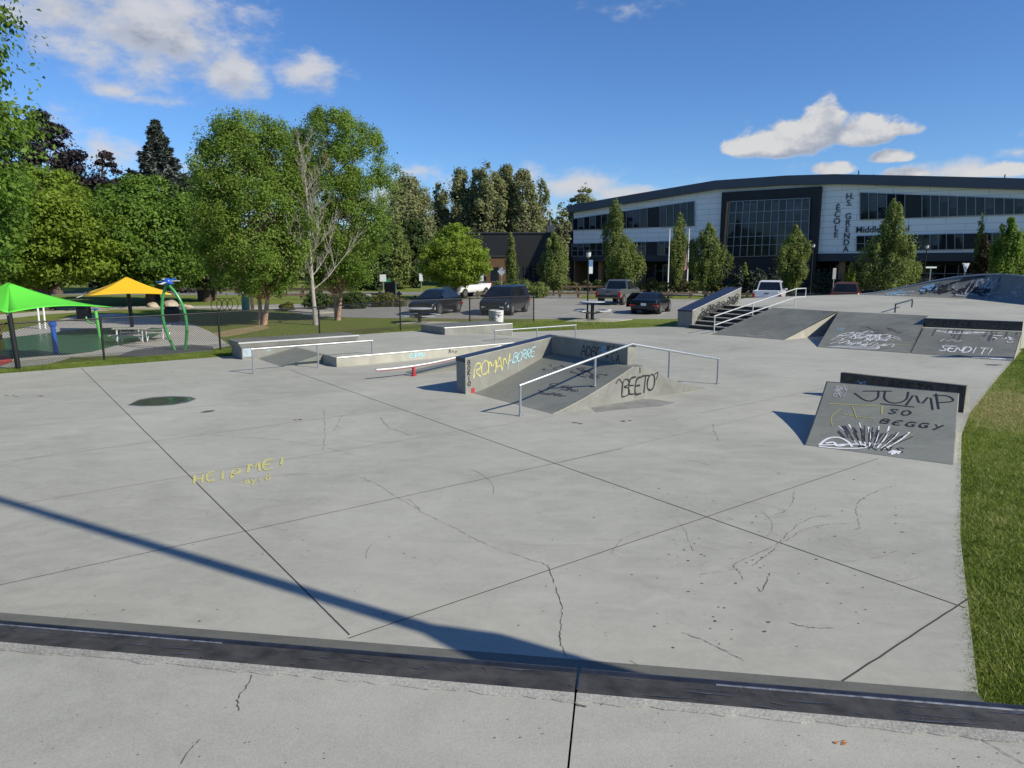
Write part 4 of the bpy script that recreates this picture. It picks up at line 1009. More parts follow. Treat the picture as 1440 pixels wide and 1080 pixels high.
def tree(name, label, x, y, h, Rr, prof=BROAD, z0=.22, ncl=60, nleaf=14000, ls=.16, leaf='leaf_walnut', bark='bark', tr=.16, seed=1, group=None, cr=.30, stems=1, lean=0, hollow=.3, flat_=.62, up=.35, irr=.22, z=0, dark=0, fill=.22):
    ncl = int(ncl*1.5)
    rg = np.random.default_rng(seed); rr = random.Random(seed)
    o = empty(name, label, 'tree', (x,y,z), 0, group); ORG.pop(o.name)
    zb = h*z0; H = h-zb; cl = []
    ph = rr.uniform(0,6.28), rr.uniform(0,6.28)
    tries = 0
    while len(cl) < ncl and tries < 9000:
        tries += 1
        f = rr.random(); r_ = interp(prof, f)
        if rr.random() > r_**.8+.08: continue
        a = rr.uniform(0,6.283); k = 1+irr*(math.sin(2*a+ph[0]+f*3)*.6+math.sin(3*a+ph[1]-f*5)*.6)
        q = r_*Rr*k*math.sqrt(rr.uniform(hollow**2,1))*.92
        c = (math.cos(a)*q+lean*f, math.sin(a)*q, zb+H*f)
        rc = Rr*cr*rr.uniform(.55,1.15)*(.6+.4*r_)
        if any((c[0]-e[0])**2+(c[1]-e[1])**2+(c[2]-e[2])**2 < (rc*.38)**2 for e in cl): continue
        cl.append((*c, rc))
    cl = np.array(cl); w = cl[:,3]**2; w /= w.sum()
    idx = rg.choice(len(cl), nleaf, p=w); d = rg.normal(size=(nleaf,3)); d /= np.linalg.norm(d,axis=1,keepdims=True)
    rad = rg.uniform(0,1,(nleaf,1))**.42; sc_ = np.array([1,1,flat_])
    ne = int(nleaf*fill)
    if ne:
        f = rg.uniform(0,1,ne*3); rp = np.interp(f, [p_[0] for p_ in prof], [p_[1] for p_ in prof]); keep = rg.uniform(0,1,ne*3) < rp**1.2
        f, rp = f[keep][:ne], rp[keep][:ne]; a = rg.uniform(0,6.283,len(f)); kk_ = 1+irr*(np.sin(2*a+ph[0]+f*3)*.6+np.sin(3*a+ph[1]-f*5)*.6)
        qq = rp*Rr*kk_*np.sqrt(rg.uniform(.12,1,len(f)))*rg.uniform(.93,1.05,len(f))
        gate = np.sin(f*19+a*2+seed)+np.sin(a*5-f*11+seed*2)+np.sin(f*37-a*3)*.7+rg.normal(size=len(f))*.7 > -.3
        E_ = np.stack([np.cos(a)*qq+lean*f, np.sin(a)*qq, zb+H*f+rg.normal(size=len(f))*.02*H],1)[gate]; ed_ = np.stack([np.cos(a),np.sin(a),f-.3],1)[gate]
    stray = rg.uniform(0,1,(nleaf,1)) < .08; rad = np.where(stray, rad*1.35, rad)
    P = cl[idx,:3]+d*rad*cl[idx,3:4]*sc_
    N = d*.7+np.array([0,0,up])+rg.normal(size=(nleaf,3))*.36; N /= np.linalg.norm(N,axis=1,keepdims=True)
    ct = rg.uniform(0,1,len(cl)); tone = np.clip(.55*ct[idx]+.45*rg.uniform(0,1,nleaf)+dark,0,1)
    if ne:
        N2 = ed_*.8+np.array([0,0,up])+rg.normal(size=ed_.shape)*.42; N2 /= np.linalg.norm(N2,axis=1,keepdims=True)
        P = np.concatenate([P,E_]); N = np.concatenate([N,N2]); tone = np.concatenate([tone, np.clip(rg.uniform(0,1,len(E_))*.7+.15+dark,0,1)])
    leaves('crown', P, N, ls, tone, M[leaf], o)
    t = MB()
    tops = []
    for s in range(stems):
        ox, oy = (0,0) if stems == 1 else (.22*math.cos(s*2.1), .22*math.sin(s*2.1))
        k = 7; pts = []; wob = rr.uniform(-.02,.02)*h
        hh = h*.86*(1 if s == 0 else rr.uniform(.7,.9)); sp_ = 0 if stems == 1 else 1
        for i in range(k+1):
            f = i/k; pts.append(Vector((ox*(1+sp_*f*4)+lean*f*.6+math.sin(f*5+seed+s)*wob, oy*(1+sp_*f*4)+math.cos(f*4+seed)*wob, -.1+f*hh)))
        t.tube(pts, [tr*(1.35 if i == 0 else 1)*(1-.86*i/k) for i in range(k+1)], 9); tops.append(pts)
    tk = t.build('trunk', M[bark], o, smooth=60)
    lm = MB()
    for c in cl[rg.permutation(len(cl))[:max(8,int(len(cl)*.5))]]:
        pts = tops[rr.randrange(stems)]; zc = max(zb*.75, c[2]-.75*math.hypot(c[0],c[1])-.1*h)
        f = max(0,min(.999,zc/pts[-1].z))*(len(pts)-1); i = int(f); A = pts[i].lerp(pts[min(i+1,len(pts)-1)], f-i); B = Vector(c[:3])
        mid = A.lerp(B,.5)+Vector((rr.uniform(-.1,.1),rr.uniform(-.1,.1),.06))*(B-A).length*.6
        r0 = tr*.34*(1-.6*zc/h); lm.tube([A,mid,B], [r0, r0*.6, r0*.22], 5, False)
    lm.build('limb', M[bark], o, smooth=60)
    return o
def px_tree(name, label, xl, xr, ytop, Y, **k):
    a = at((xl+xr)/2, ytop, Y); w = (xr-xl)/2*(Y*_c+.5)/1000
    return tree(name, label, a.x, Y, a.z, w, **k)
# tall crown reaching in at the left frame edge
tree('shade_tree', 'leafy tree cut by the left frame edge in front of the green canopy', -22.0, 25.5, 17.5, 5.1, OPEN2, .1, 170, 100000, .2, 'leaf_walnut', tr=.2, seed=21, cr=.24, irr=.3)
# left mass
px_tree('shade_tree', 'broad bright green tree behind the green canopy', -60, 160, 232, 50, prof=BROAD, z0=.18, ncl=110, nleaf=48000, ls=.24, leaf='leaf_lime', tr=.28, seed=3, cr=.22, dark=-.12)
px_tree('shade_tree', 'broad dark green tree behind the yellow canopy', 95, 300, 248, 54, prof=BROAD, z0=.17, ncl=120, nleaf=46000, ls=.24, leaf='leaf_walnut', tr=.3, seed=5, cr=.22)
px_tree('shade_tree', 'rounded green tree in the gap below the blue spruce', 170, 250, 262, 62, prof=BROAD, z0=.15, ncl=70, nleaf=20000, ls=.26, leaf='leaf_walnut', tr=.25, seed=35, cr=.25)
px_tree('shade_tree', 'dark green tree hidden partly behind the pair of birches', 225, 330, 240, 60, prof=BROAD, z0=.12, ncl=80, nleaf=22000, ls=.26, leaf='leaf_dark', tr=.25, seed=6, cr=.24)
px_tree('copper_beech', 'dark purple copper beech rising above the green trees', -40, 140, 158, 74, prof=BROAD, z0=.1, ncl=130, nleaf=42000, ls=.33, leaf='leaf_beech', tr=.4, seed=8, cr=.17, irr=.3)
px_tree('copper_beech', 'smaller dark purple beech beside the taller copper beech', 105, 185, 212, 76, prof=BROAD, z0=.1, ncl=80, nleaf=20000, ls=.33, leaf='leaf_beech', tr=.35, seed=9, cr=.18)
# birches
px_tree('birch_tree', 'wide green birch on a peeling salmon trunk by the lawn fence', 258, 440, 162, 38, prof=OPEN2, z0=.17, ncl=190, nleaf=98000, ls=.115, leaf='leaf_birch', bark='birchbark', tr=.12, seed=12, cr=.16, stems=2, irr=.14, flat_=1.05, fill=.4)
px_tree('birch_tree', 'green birch standing directly behind the bare dead tree', 380, 545, 160, 41, prof=OPEN2, z0=.18, ncl=150, nleaf=76000, ls=.115, leaf='leaf_birch', bark='birchbark', tr=.11, seed=14, cr=.16, stems=2, lean=.3, irr=.2, flat_=1.05, fill=.35)
# bare dead tree
dt = empty('dead_tree', 'bare pale dead tree without leaves in front of the birches', 'tree', (-10.45,37.9,0)); ORG.pop(dt.name)
t = MB(); rr = random.Random(5); tp = []
for i in range(13):
    f = i/12; tp.append(Vector((-.15*f*f*9*.35-.1*math.sin(f*6), .1*math.sin(f*5), f*9.6-.1)))
t.tube(tp, [.125*(1.3 if i == 0 else 1)*(1-.93*i/12) for i in range(13)], 9); t.build('trunk', M['deadbark'], dt, smooth=60)
for i in range(30):
    f = .2+.76*i/30; j = int(f*12); A = tp[j].lerp(tp[min(12,j+1)], f*12-j); a = i*2.4+rr.uniform(-.4,.4); L = (1-f)*3.0+.75; L *= rr.uniform(.7,1.15)
    q = MB(); pts = [A]; d = Vector((math.cos(a), math.sin(a), .75)).normalized()
    for k in range(6):
        d = (d+Vector((rr.uniform(-.15,.15),rr.uniform(-.15,.15),.13))).normalized(); pts.append(pts[-1]+d*L/6)
    r0 = .036*(1-f)+.012; q.tube(pts, [r0*(1-.8*k/6) for k in range(7)], 6, False)
    for k in range(1,7):
        for u in range(3):
            dd = (d+Vector((rr.uniform(-1,1),rr.uniform(-1,1),rr.uniform(-.2,.7)))*.8).normalized(); l2 = L*rr.uniform(.15,.4)
            B = pts[k]; m_ = B+dd*l2*.5+Vector((0,0,.04)); E_ = B+dd*l2+Vector((0,0,.1)); q.tube([B,m_,E_], [r0*.38,r0*.26,.003], 4, False)
            for _ in range(2):
                d3 = (dd+Vector((rr.uniform(-1,1),rr.uniform(-1,1),rr.uniform(-.3,.5)))*.9).normalized(); q.tube([m_, m_+d3*l2*.5], [.007,.003], 3, False)
    q.build('branch', M['deadbark'], dt, smooth=60)
# bright tree by the entry road
px_tree('park_tree', 'round bright lime green tree by the parking entry', 586, 692, 316, 64, prof=BROAD, z0=.2, ncl=90, nleaf=26000, ls=.2, leaf='leaf_lime', tr=.16, seed=17, cr=.24)
# spruce
def spruce(label, x, y, h, Rr, seed, leaf='needle_blue', nb=34, z0=.06):
    rr = random.Random(seed); rg = np.random.default_rng(seed)
    o = empty('spruce_tree', label, 'tree', (x,y,0)); ORG.pop(o.name)
    MB().tube([(0,0,-.1),(0,0,h*.5),(0,0,h)], [h*.018,h*.011,.03], 8).build('trunk', M['bark'], o, smooth=60)
    Ps, Ns = [], []
    for lv in range(nb):
        f = lv/(nb-1); zc = h*(z0+(1-z0-.02)*f); L = Rr*(1-f)**.85*rr.uniform(.8,1.12)+.25
        m_ = max(5, int(13-7*f))
        for k in range(m_):
            a = 6.283*k/m_+lv*.9+rr.uniform(-.25,.25); l = L*rr.uniform(.7,1.1); n = int(90+260*l/Rr)
            u = rg.uniform(.05,1,n); dr = -.28*l*u+.22*l*u**2.2*1.0; sp_ = .17*l*(1-.6*u)+.10
            lat = rg.normal(size=n)*sp_*.55
            Ps.append(np.stack([math.cos(a)*l*u-math.sin(a)*lat, math.sin(a)*l*u+math.cos(a)*lat, zc+dr-abs(rg.normal(size=n))*.16*(1+u)*Rr*.12-abs(lat)*.25],1))
            Ns.append(np.stack([rg.normal(size=n)*.5,rg.normal(size=n)*.5,np.ones(n)],1))
    P = np.concatenate(Ps); N = np.concatenate(Ns); N /= np.linalg.norm(N,axis=1,keepdims=True)
    leaves('crown', P, N, .42*Rr/4, rg.uniform(0,1,len(P)), M[leaf], o, .35); return o
a = at(218,166,82); spruce('tall dark blue spruce rising behind the green trees', a.x, 82, a.z, 7.4, 4)
# poplars far behind
G1 = 'tall poplars behind the dark building'
for i, (xl, xr, yt, Y, lab, n) in enumerate([
    (528,612,250,104,'tall dark poplar leftmost of the far row, right of the birches',20000),(600,634,256,112,'thin sparse poplar with sky on both sides, second in the far row',4500),
    (616,676,240,110,'poplar with a forked crown, above the right half of the lime green tree',13000),(654,712,228,108,'tallest poplar in the far row',15000),
    (684,738,232,112,'poplar immediately right of the tallest one in the far row',13000),(706,762,239,109,'dense poplar above the middle of the black roof',12000),
    (742,778,252,112,'sparse half bare poplar at the right end of the far row',3000)]):
    px_tree('poplar_tree', lab, xl, xr, yt, Y, prof=TALL, z0=.06, ncl=80, nleaf=int(n*1.3), ls=.38, leaf='leaf_poplar', tr=.3, seed=40+i, cr=.27, group=G1, irr=.35, hollow=.2, flat_=1.4, fill=.2)
px_tree('cottonwood_tree', 'rounded cottonwood top showing above the left end of the school roof', 792, 852, 258, 128, prof=BROAD, z0=.1, ncl=70, nleaf=15000, ls=.45, leaf='leaf_poplar', tr=.4, seed=51, cr=.22)
px_tree('poplar_tree', 'slim pale tree at the left corner of the white school', 778, 802, 282, 92, prof=TALL, z0=.05, ncl=50, nleaf=6000, ls=.3, leaf='leaf_poplar', tr=.15, seed=52, cr=.4)
for i, (xl, xr, yt, Y, lab) in enumerate([(500,545,322,84,'small dark tree right of the birches below the poplars'),(534,580,318,88,'dark bushy tree below the tall dark poplar'),(560,604,300,92,'dark tree left of the lime green tree'),(486,520,300,86,'dark tree just behind the right birch edge')]):
    px_tree('understorey_tree', lab, xl, xr, yt, Y, prof=BROAD, z0=.02, ncl=60, nleaf=14000, ls=.3, leaf='leaf_dark' if i != 1 else 'leaf_hornbeam', tr=.15, seed=60+i, cr=.28)
# street trees in front of the school
for i, (xl, xr, yt, Y, pr, n, lf, lab) in enumerate([
    (710,727,326,80,COL,5000,'leaf_hornbeam','narrow columnar tree in front of the black building'),
    (753,806,328,72,OVAL,14000,'leaf_hornbeam','broad street tree at the left end of the school'),
    (850,880,281,80,COL,11000,'leaf_hornbeam','tall columnar tree in front of the left school windows'),
    (846,910,330,74,OVAL,15000,'leaf_hornbeam','broad street tree behind the silver pickup'),
    (945,968,300,78,COL,9000,'leaf_hornbeam','slim columnar tree between the two flagpoles'),
    (970,1026,313,70,OVAL,15000,'leaf_hornbeam','cone shaped street tree left of the glazed entrance'),
    (1092,1146,318,66,OVAL,15000,'leaf_hornbeam','cone shaped street tree right of the glazed entrance'),
    (1218,1300,282,60,CONE,24000,'leaf_hornbeam','largest street tree hiding part of the school sign'),
    (1372,1402,330,62,OVAL,8000,'leaf_red','small reddish leaved tree near the right frame edge'),
    (1400,1446,308,58,BROAD,15000,'leaf_birch','fresh green tree cut by the right frame edge'),
    (1376,1388,298,66,COL,2500,'leaf_hornbeam','thin spindly tree before the right school windows'),
    (1190,1204,368,70,OVAL,4000,'leaf_lime','small young tree below the vertical school letters'),
    (1040,1056,368,76,OVAL,3000,'leaf_lime','small bright sapling below the glazed entrance')]):
    mw = (xl+xr)/2; hw_ = (xr-xl)*.43
    px_tree('street_tree', lab, mw-hw_, mw+hw_, yt+2, Y, prof=pr, z0=.12, ncl=70, nleaf=n, ls=.17, leaf=lf, tr=.09, seed=80+i, cr=.23 if pr is not COL else .5, group='street trees in front of the school', irr=.5, up=.15, flat_=1.9, fill=.3)
# shrubs
def shrub(label, x, y, h, w, leaf, n, seed, group=None, ls=.16, up=.2, cr=.42):
    o = tree('shrub', label, x, y, h, w, BROAD, .02, 16, n, ls, leaf, tr=.03, seed=seed, group=group, cr=cr, up=up); o['category'] = 'shrub'; return o
GB = 'blue green shrubs below the school entrance'
for i in range(9):
    X = at(1030+8.4*i, 390, 75); shrub('blue green shrub in the unbroken row below the glazed entrance', X.x, 75+rnd.uniform(-.5,.5), 2.5+rnd.uniform(-.3,.5), .55, 'shrub_blue', 1300, 200+i, GB, .2)
GB2 = 'blue green shrubs below the vertical letters'
for i in range(4):
    X = at(1150+9*i, 390, 74); shrub('blue green shrub in the short row left of the brown car', X.x, 74, 2.3+rnd.uniform(-.3,.3), .6, 'shrub_blue', 1300, 220+i, GB2, .2)
GY = 'low yellow green plants in the bed before the school'
for i in range(22):
    px_ = 700+15.5*i; Y = 85-max(0,(px_-800))*.045
    X = at(px_, 390, Y); shrub('low yellow green clump in the bed before the school', X.x, Y, rnd.uniform(.8,1.5), rnd.uniform(.6,1.2), 'shrub_yellow' if i%3 else 'leaf_hornbeam', 700, 240+i, GY, .2)
for i, (x, y, h, w, lf, lab) in enumerate([(-13.7,50.5,1.3,1.1,'leaf_dark','rounded dark shrub in the bed left of the black hatchback'),(-11.2,51.5,1.2,1.1,'leaf_dark','second dark shrub nearer the notice board'),(-12.4,53.5,.9,1.6,'shrub_yellow','tall yellowish grasses behind the dark shrubs'),(-9.3,53.8,.9,1.5,'shrub_yellow','yellowish grasses beside the notice board'),
    (.6,66.5,1.7,1.5,'leaf_hornbeam','round green shrub in front of the columnar tree'),(2.6,66.8,1.4,1.1,'leaf_hornbeam','low green shrub beside the yellow boulder'),(-15.3,48.7,.5,.5,'shrub_yellow','tiny yellow shrub on the path corner')]):
    shrub(lab, x, y, h, w, lf, 3000, 270+i, None, .14)
# distant wood closing the horizon
rg = np.random.default_rng(99); n = 60000
cx = rg.uniform(-150,25,260); cy = rg.uniform(125,150,260); cz = rg.uniform(0,9.5,260); ci = rg.integers(0,260,n)
d = rg.normal(size=(n,3)); d /= np.linalg.norm(d,axis=1,keepdims=True)
P = np.stack([cx[ci],cy[ci],cz[ci]],1)+d*rg.uniform(0,1,(n,1))**.4*3.0; P[:,2] = np.abs(P[:,2])
N = d+rg.normal(size=(n,3))*.5; N /= np.linalg.norm(N,axis=1,keepdims=True)
tw = leaves('distant_wood', P, N, .8, rg.uniform(0,1,n), M['leaf_dark'], None); tw['kind'] = 'stuff'
# ------------------------------------------------------------------ vehicles: x forward, y left, z up, built about the ground centre
def paint(name, col, metal=.3): return plain(name, col, .3, metal, .05, 2, coat=.5)
M['p_black'] = paint('black_car_paint', (.006,.0065,.009)); M['p_navy'] = paint('dark_slate_car_paint', (.014,.017,.024)); M['p_white'] = paint('white_car_paint', (.72,.73,.74), 0)
M['p_silver'] = paint('grey_silver_car_paint', (.22,.23,.245), .6); M['p_brown'] = paint('dark_bronze_car_paint', (.19,.08,.05), .5)
M['cglass'] = glassy('tinted_car_glass', (.010,.012,.014), .05, .6)
def ring(x, zb, zt, hw, top=.86, shoulder=.10):
    zm = zb+(zt-zb)*.5
    h = [(hw*.90,zb),(hw*.985,zb+(zt-zb)*.16),(hw,zm),(hw*.985,zt-shoulder),(hw*.955,zt-shoulder*.35),(hw*top,zt)]
    return [(x,y,z) for y,z in h]+[(x,-y,z) for y,z in reversed(h)]
def loft(mb, rings):
    n = len(rings[0]); vs = [p for r in rings for p in r]; fs = []
    for i in range(len(rings)-1):
        for k in range(n): fs.append((i*n+k,i*n+(k+1)%n,(i+1)*n+(k+1)%n,(i+1)*n+k))
    fs += [tuple(range(n-1,-1,-1)), tuple(range((len(rings)-1)*n, len(rings)*n))]
    return mb.add(vs, fs)
def vehicle(name, label, cat, loc, heading, pm, body, cabin, wheels, wr, hw, bed=None, rear='wide', lamps=True, plate_z=.55, grille=True, chrome=False, openbed=None, doors=2):
    """body: list of (x, zbottom, ztop, halfwidth factor); cabin: (x base rear, x base front, x roof rear, x roof front, z base, z roof, hw base, hw roof)"""
    o = empty(name, label, cat, (0,0,0)); ORG.pop(o.name)
    loft(MB(), [ring(x,zb,zt,hw*f) for x,zb,zt,f in body]).build('body', pm, o, smooth=38)
    x0,x1,r0,r1,zb,zt,hb,hr = cabin
    zb -= .02
    # pillars and roof in paint, glass panes set a few mm proud
    cab = MB(); 
    def lv(f): return [(x0+(r0-x0)*f,-(hb+(hr-hb)*f),zb+(zt-zb)*f),(x1+(r1-x1)*f,-(hb+(hr-hb)*f),zb+(zt-zb)*f),(x1+(r1-x1)*f,hb+(hr-hb)*f,zb+(zt-zb)*f),(x0+(r0-x0)*f,hb+(hr-hb)*f,zb+(zt-zb)*f)]
    a, b_ = lv(0), lv(.94); roof = [(r0+.10,-hr*.84,zt+.025),(r1-.14,-hr*.84,zt+.025),(r1-.14,hr*.84,zt+.025),(r0+.10,hr*.84,zt+.025)]
    mid_ = [((r0+.02),-hr*.97,zt*.985),(r1-.02,-hr*.97,zt*.985),(r1-.02,hr*.97,zt*.985),(r0+.02,hr*.97,zt*.985)]
    cab.add(a+b_+mid_+roof, [(0,1,5,4),(1,2,6,5),(2,3,7,6),(3,0,4,7),(4,5,9,8),(5,6,10,9),(6,7,11,10),(7,4,8,11),(8,9,13,12),(9,10,14,13),(10,11,15,14),(11,8,12,15),(12,13,14,15)])
    cab.build('cabin', pm, o, smooth=30)
    def pane(nm, corners, off):
        q = [Vector(c) for c in corners]; n = (q[1]-q[0]).cross(q[3]-q[0]).normalized()*off
        MB().add([p+n for p in q]+[p-n*.5 for p in q], [(0,1,2,3),(7,6,5,4),(0,4,5,1),(1,5,6,2),(2,6,7,3),(3,7,4,0)]).build(nm, M['cglass'], o)
    def pt(ix, f, iy, fy):   # on front/rear plane
        x = (x0+(r0-x0)*f) if ix == 0 else (x1+(r1-x1)*f); w = hb+(hr-hb)*f; return (x, iy*(w-fy), zb+(zt-zb)*f)
    pane('windscreen', [pt(1,.08,-1,.08),pt(1,.08,1,.08),pt(1,.9,1,.10),pt(1,.9,-1,.10)], .012)
    pane('rear_window', [pt(0,.14,1,.10),pt(0,.14,-1,.10),pt(0,.88,-1,.12),pt(0,.88,1,.12)], .012)
    for sgn in (1,-1):
        L = lambda fx, f: (x0+(r0-x0)*f+(x1-x0+(r1-x1-r0+x0)*f)*fx, sgn*(hb+(hr-hb)*f), zb+(zt-zb)*f)
        m_ = .5; cs = [(.05,m_-.015),(m_+.015,.95)] if doors == 2 else [(.06,.94)]
        if doors == 3: cs = [(.03,.30),(.33,.63),(.66,.96)]
        for u, v in cs:
            c = [L(u,.10),L(v,.10),L(v-.03 if v > .9 else v,.86),L(u+.03 if u < .1 else u,.86)]
            if sgn > 0: c = [c[1],c[0],c[3],c[2]]
            pane('side_window', c, .010)
        q = MB(); q.box(x1-.16, sgn*(hb+.09), zb+.05, .10, .18, .15); q.build('mirror', pm, o, bevel=.03)
        for u, v in cs[:2]:
            xx = x0+(x1-x0)*(u+.04); MB().box(xx, sgn*(hw*.995), zb-.14, .18, .035, .03).build('door_handle', M['trim'] if not chrome else M['chrome'], o)
    xf, xr = body[-1][0], body[0][0]
    zfb, zft = body[-1][1], body[-1][2]; zrb, zrt = body[0][1], body[0][2]
    for sgn in (1,-1):
        q = MB(); q.hexa([(xf-.30,sgn*hw*.97,zft-.24),(xf+.015,sgn*hw*.72,zft-.25),(xf+.015,sgn*hw*.45,zft-.22),(xf-.25,sgn*hw*.45,zft-.22)],
                         [(xf-.34,sgn*hw*.975,zft-.08),(xf-.01,sgn*hw*.74,zft-.10),(xf-.01,sgn*hw*.45,zft-.11),(xf-.25,sgn*hw*.45,zft-.11)]); q.build('headlight', M['headl'], o)
        q = MB()
        if rear == 'tall': q.box(xr+.06, sgn*(hw*.92), zrt-.52, .16, hw*.18, .46)
        else: q.box(xr+.10, sgn*(hw*.80), zrt-.30, .22, hw*.40, .13)
        q.build('taillight', M['taill'], o, bevel=.02)
    MB().box(xr-.005, 0, plate_z, .04, .32, .16).build('licence_plate', M['plateg'], o)
    if grille: MB().box(xf-.0, 0, zfb+.20, .05, hw*1.05, max(.12,(zft-zfb)*.34)).build('grille', M['trim'], o, bevel=.02)
    bm_ = M['chrome'] if chrome else M['trim']
    MB().box(xr-.03, 0, zrb-.02, .16, hw*1.72, .20).build('rear_bumper', bm_, o, bevel=.03)
    MB().box(xf+.0, 0, zfb-.03, .14, hw*1.60, .16).build('front_bumper', bm_, o, bevel=.03)
    for wx in wheels:
        for sgn in (1,-1):
            arch = MB(); n = 18; yy = sgn*hw*.99
            arch.extrude([(wx+math.cos(t)*wr*1.17, wr+math.sin(t)*wr*1.17) for t in [2*math.pi*k/n for k in range(n)]], lambda p: (p[0], yy-sgn*.25, p[1]), lambda p: (p[0], yy+sgn*.012, p[1]))
            arch.build('wheel_arch', M['trim'], o)
            w = MB(); q = [(wr*.55,-.10),(wr*.92,-.11),(wr,-.07),(wr,.07),(wr*.92,.11),(wr*.60,.11)]
            vs = []; 
            for r_, yv in q:
                for k in range(20):
                    t = 2*math.pi*k/20; vs.append((wx+r_*math.cos(t), sgn*(hw-.085)+sgn*yv, wr+r_*math.sin(t)))
            fs = [(i*20+k,i*20+(k+1)%20,(i+1)*20+(k+1)%20,(i+1)*20+k) for i in range(len(q)-1) for k in range(20)]
            wo = w.add(vs, fs).build('wheel', M['tyre'], o, smooth=40)
            rm = MB(); c = (wx, sgn*(hw-.085)+sgn*.085, wr)
            for k in range(10):
                t = 2*math.pi*k/10; tx_, tz_ = math.cos(t), math.sin(t); px_, pz_ = -tz_, tx_
                A = [(c[0]+tx_*wr*.08+px_*.045, c[1], c[2]+tz_*wr*.08+pz_*.045),(c[0]+tx_*wr*.08-px_*.045, c[1], c[2]+tz_*wr*.08-pz_*.045),(c[0]+tx_*wr*.60-px_*.035, c[1], c[2]+tz_*wr*.60-pz_*.035),(c[0]+tx_*wr*.60+px_*.035, c[1], c[2]+tz_*wr*.60+pz_*.035)]
                rm.hexa(A, [(x,y+sgn*.03,z) for x,y,z in A])
            nn = 20
            for r_a, r_b in ((wr*.57,wr*.66),(0,wr*.16)):
                vs = [(c[0]+r_*math.cos(2*math.pi*k/nn), c[1]+sgn*.025, c[2]+r_*math.sin(2*math.pi*k/nn)) for r_ in (r_a,r_b) for k in range(nn)]
                rm.add(vs, [(k,(k+1)%nn,nn+(k+1)%nn,nn+k) for k in range(nn)])
            rm.build('rim', M['rim'], wo)
    o.location = loc; o.rotation_euler = (0,0,math.atan2(heading[1],heading[0]))
    return o
TW = (-.36,-.933); AW = (.37,.93)
c1 = at(613,430,46)
vehicle('parked_car', 'glossy black hatchback parked facing the park, left of the dark minivan', 'car', (c1.x,46.2,0), (-.34,-.94), M['p_black'],
    [(-2.25,.36,.82,.90),(-2.15,.26,1.02,.95),(-1.5,.22,1.06,1),(-.5,.20,1.02,1),(.6,.20,.99,1),(1.3,.21,.95,1),(1.9,.24,.86,.97),(2.2,.28,.74,.90),(2.3,.34,.62,.82)],
    (-2.0,1.25,-1.2,.05,1.0,1.54,.86,.62), (-1.40,1.42), .36, .94, grille=True)
c2 = at(708,430,46.5)
vehicle('minivan', 'dark slate minivan parked facing the park behind the white trash can', 'van', (c2.x+.1,46.6,0), (-.30,-.954), M['p_navy'],
    [(-2.55,.40,1.02,.93),(-2.5,.30,1.10,.97),(-1.8,.24,1.10,1),(-.5,.22,1.08,1),(.9,.22,1.06,1),(1.6,.24,1.04,1),(2.1,.26,.98,.97),(2.45,.30,.88,.90),(2.55,.36,.74,.84)],
    (-2.5,1.75,-2.25,.62,1.06,1.76,.94,.74), (-1.55,1.50), .36, .99, doors=3)
c3 = at(917,430,47)
cpv = vehicle('sports_coupe', 'black sports coupe seen from behind with its driver door open', 'car', (c3.x,47.2,0), (.42,.91), M['p_black'],
    [(-2.15,.36,.78,.88),(-2.08,.28,.90,.93),(-1.5,.20,.94,1),(-.5,.18,.88,.98),(.6,.18,.88,.98),(1.3,.19,.86,1),(1.8,.22,.76,.96),(2.15,.28,.60,.86)],
    (-1.85,1.05,-.75,.25,.86,1.30,.80,.56), (-1.30,1.28), .34, .92, doors=1, grille=False)
q = MB(); q.hexa([(.55,.93,.30),(.60,.93,.30),(.05,1.75,.32),(.0,1.72,.32)],[(.55,.90,.86),(.60,.90,.86),(.05,1.72,.88),(.0,1.69,.88)]); q.hexa([(.52,.90,.86),(.55,.90,.86),(.05,1.70,.88),(.03,1.69,.88)],[(.3,.80,1.25),(.33,.80,1.25),(.12,1.38,1.26),(.10,1.38,1.26)])
q.build('open_door', M['p_black'], cpv)
def pickup(label, loc, hd, pm, chrome):
    o = vehicle('pickup_truck', label, 'pickup truck', loc, hd, pm,
        [(-2.85,.62,1.10,.95),(-2.82,.55,1.12,.98),(-1.6,.50,1.12,1),(-.7,.48,1.12,1),(.9,.46,1.12,1),(1.5,.46,1.14,1),(2.3,.48,1.14,.98),(2.75,.50,1.08,.94),(2.85,.55,.92,.90)],
        (-.78,1.50,-.55,.80,1.10,1.88,.93,.76), (-1.85,1.80), .40, .99, rear='tall', plate_z=.66, chrome=chrome)
    MB().box(-1.84, 0, 1.123, 1.86, 1.56, .012).build('bed_floor', M['trim'], o)
    q = MB()
    q.box(-1.82,.90,1.10,2.0,.14,.13); q.box(-1.82,-.90,1.10,2.0,.14,.13); q.build('bed_rail', pm, o, bevel=.02)
    q = MB().box(-2.80,0,.66,.11,1.62,.57); q.build('tailgate', pm, o, bevel=.03)
    MB().box(-2.862,0,1.0,.02,.30,.07).build('gate_handle', M['trim'], o)
    return o
c4 = at(872,415,57)
pickup('silver grey pickup truck facing away beyond the black coupe', (c4.x,57.5,0), (.44,.90), M['p_silver'], False)
c5 = at(1087,405,54)
pickup('white pickup truck facing away behind the handrail', (c5.x,54.5,0), (.42,.91), M['p_white'], True)
c6 = at(1196,400,53)
vehicle('suv', 'dark bronze sport utility car seen from behind left of the hump', 'car', (c6.x,53.5,0), (.46,.89), M['p_brown'],
    [(-2.4,.46,1.08,.93),(-2.35,.36,1.12,.97),(-1.7,.30,1.12,1),(-.5,.28,1.10,1),(.8,.28,1.08,1),(1.4,.30,1.08,1),(2.0,.32,1.02,.97),(2.35,.36,.86,.90)],
    (-2.35,1.35,-2.0,.55,1.08,1.80,.93,.72), (-1.45,1.45), .38, .96, rear='tall', plate_z=.75)
c7 = at(655,408,68)
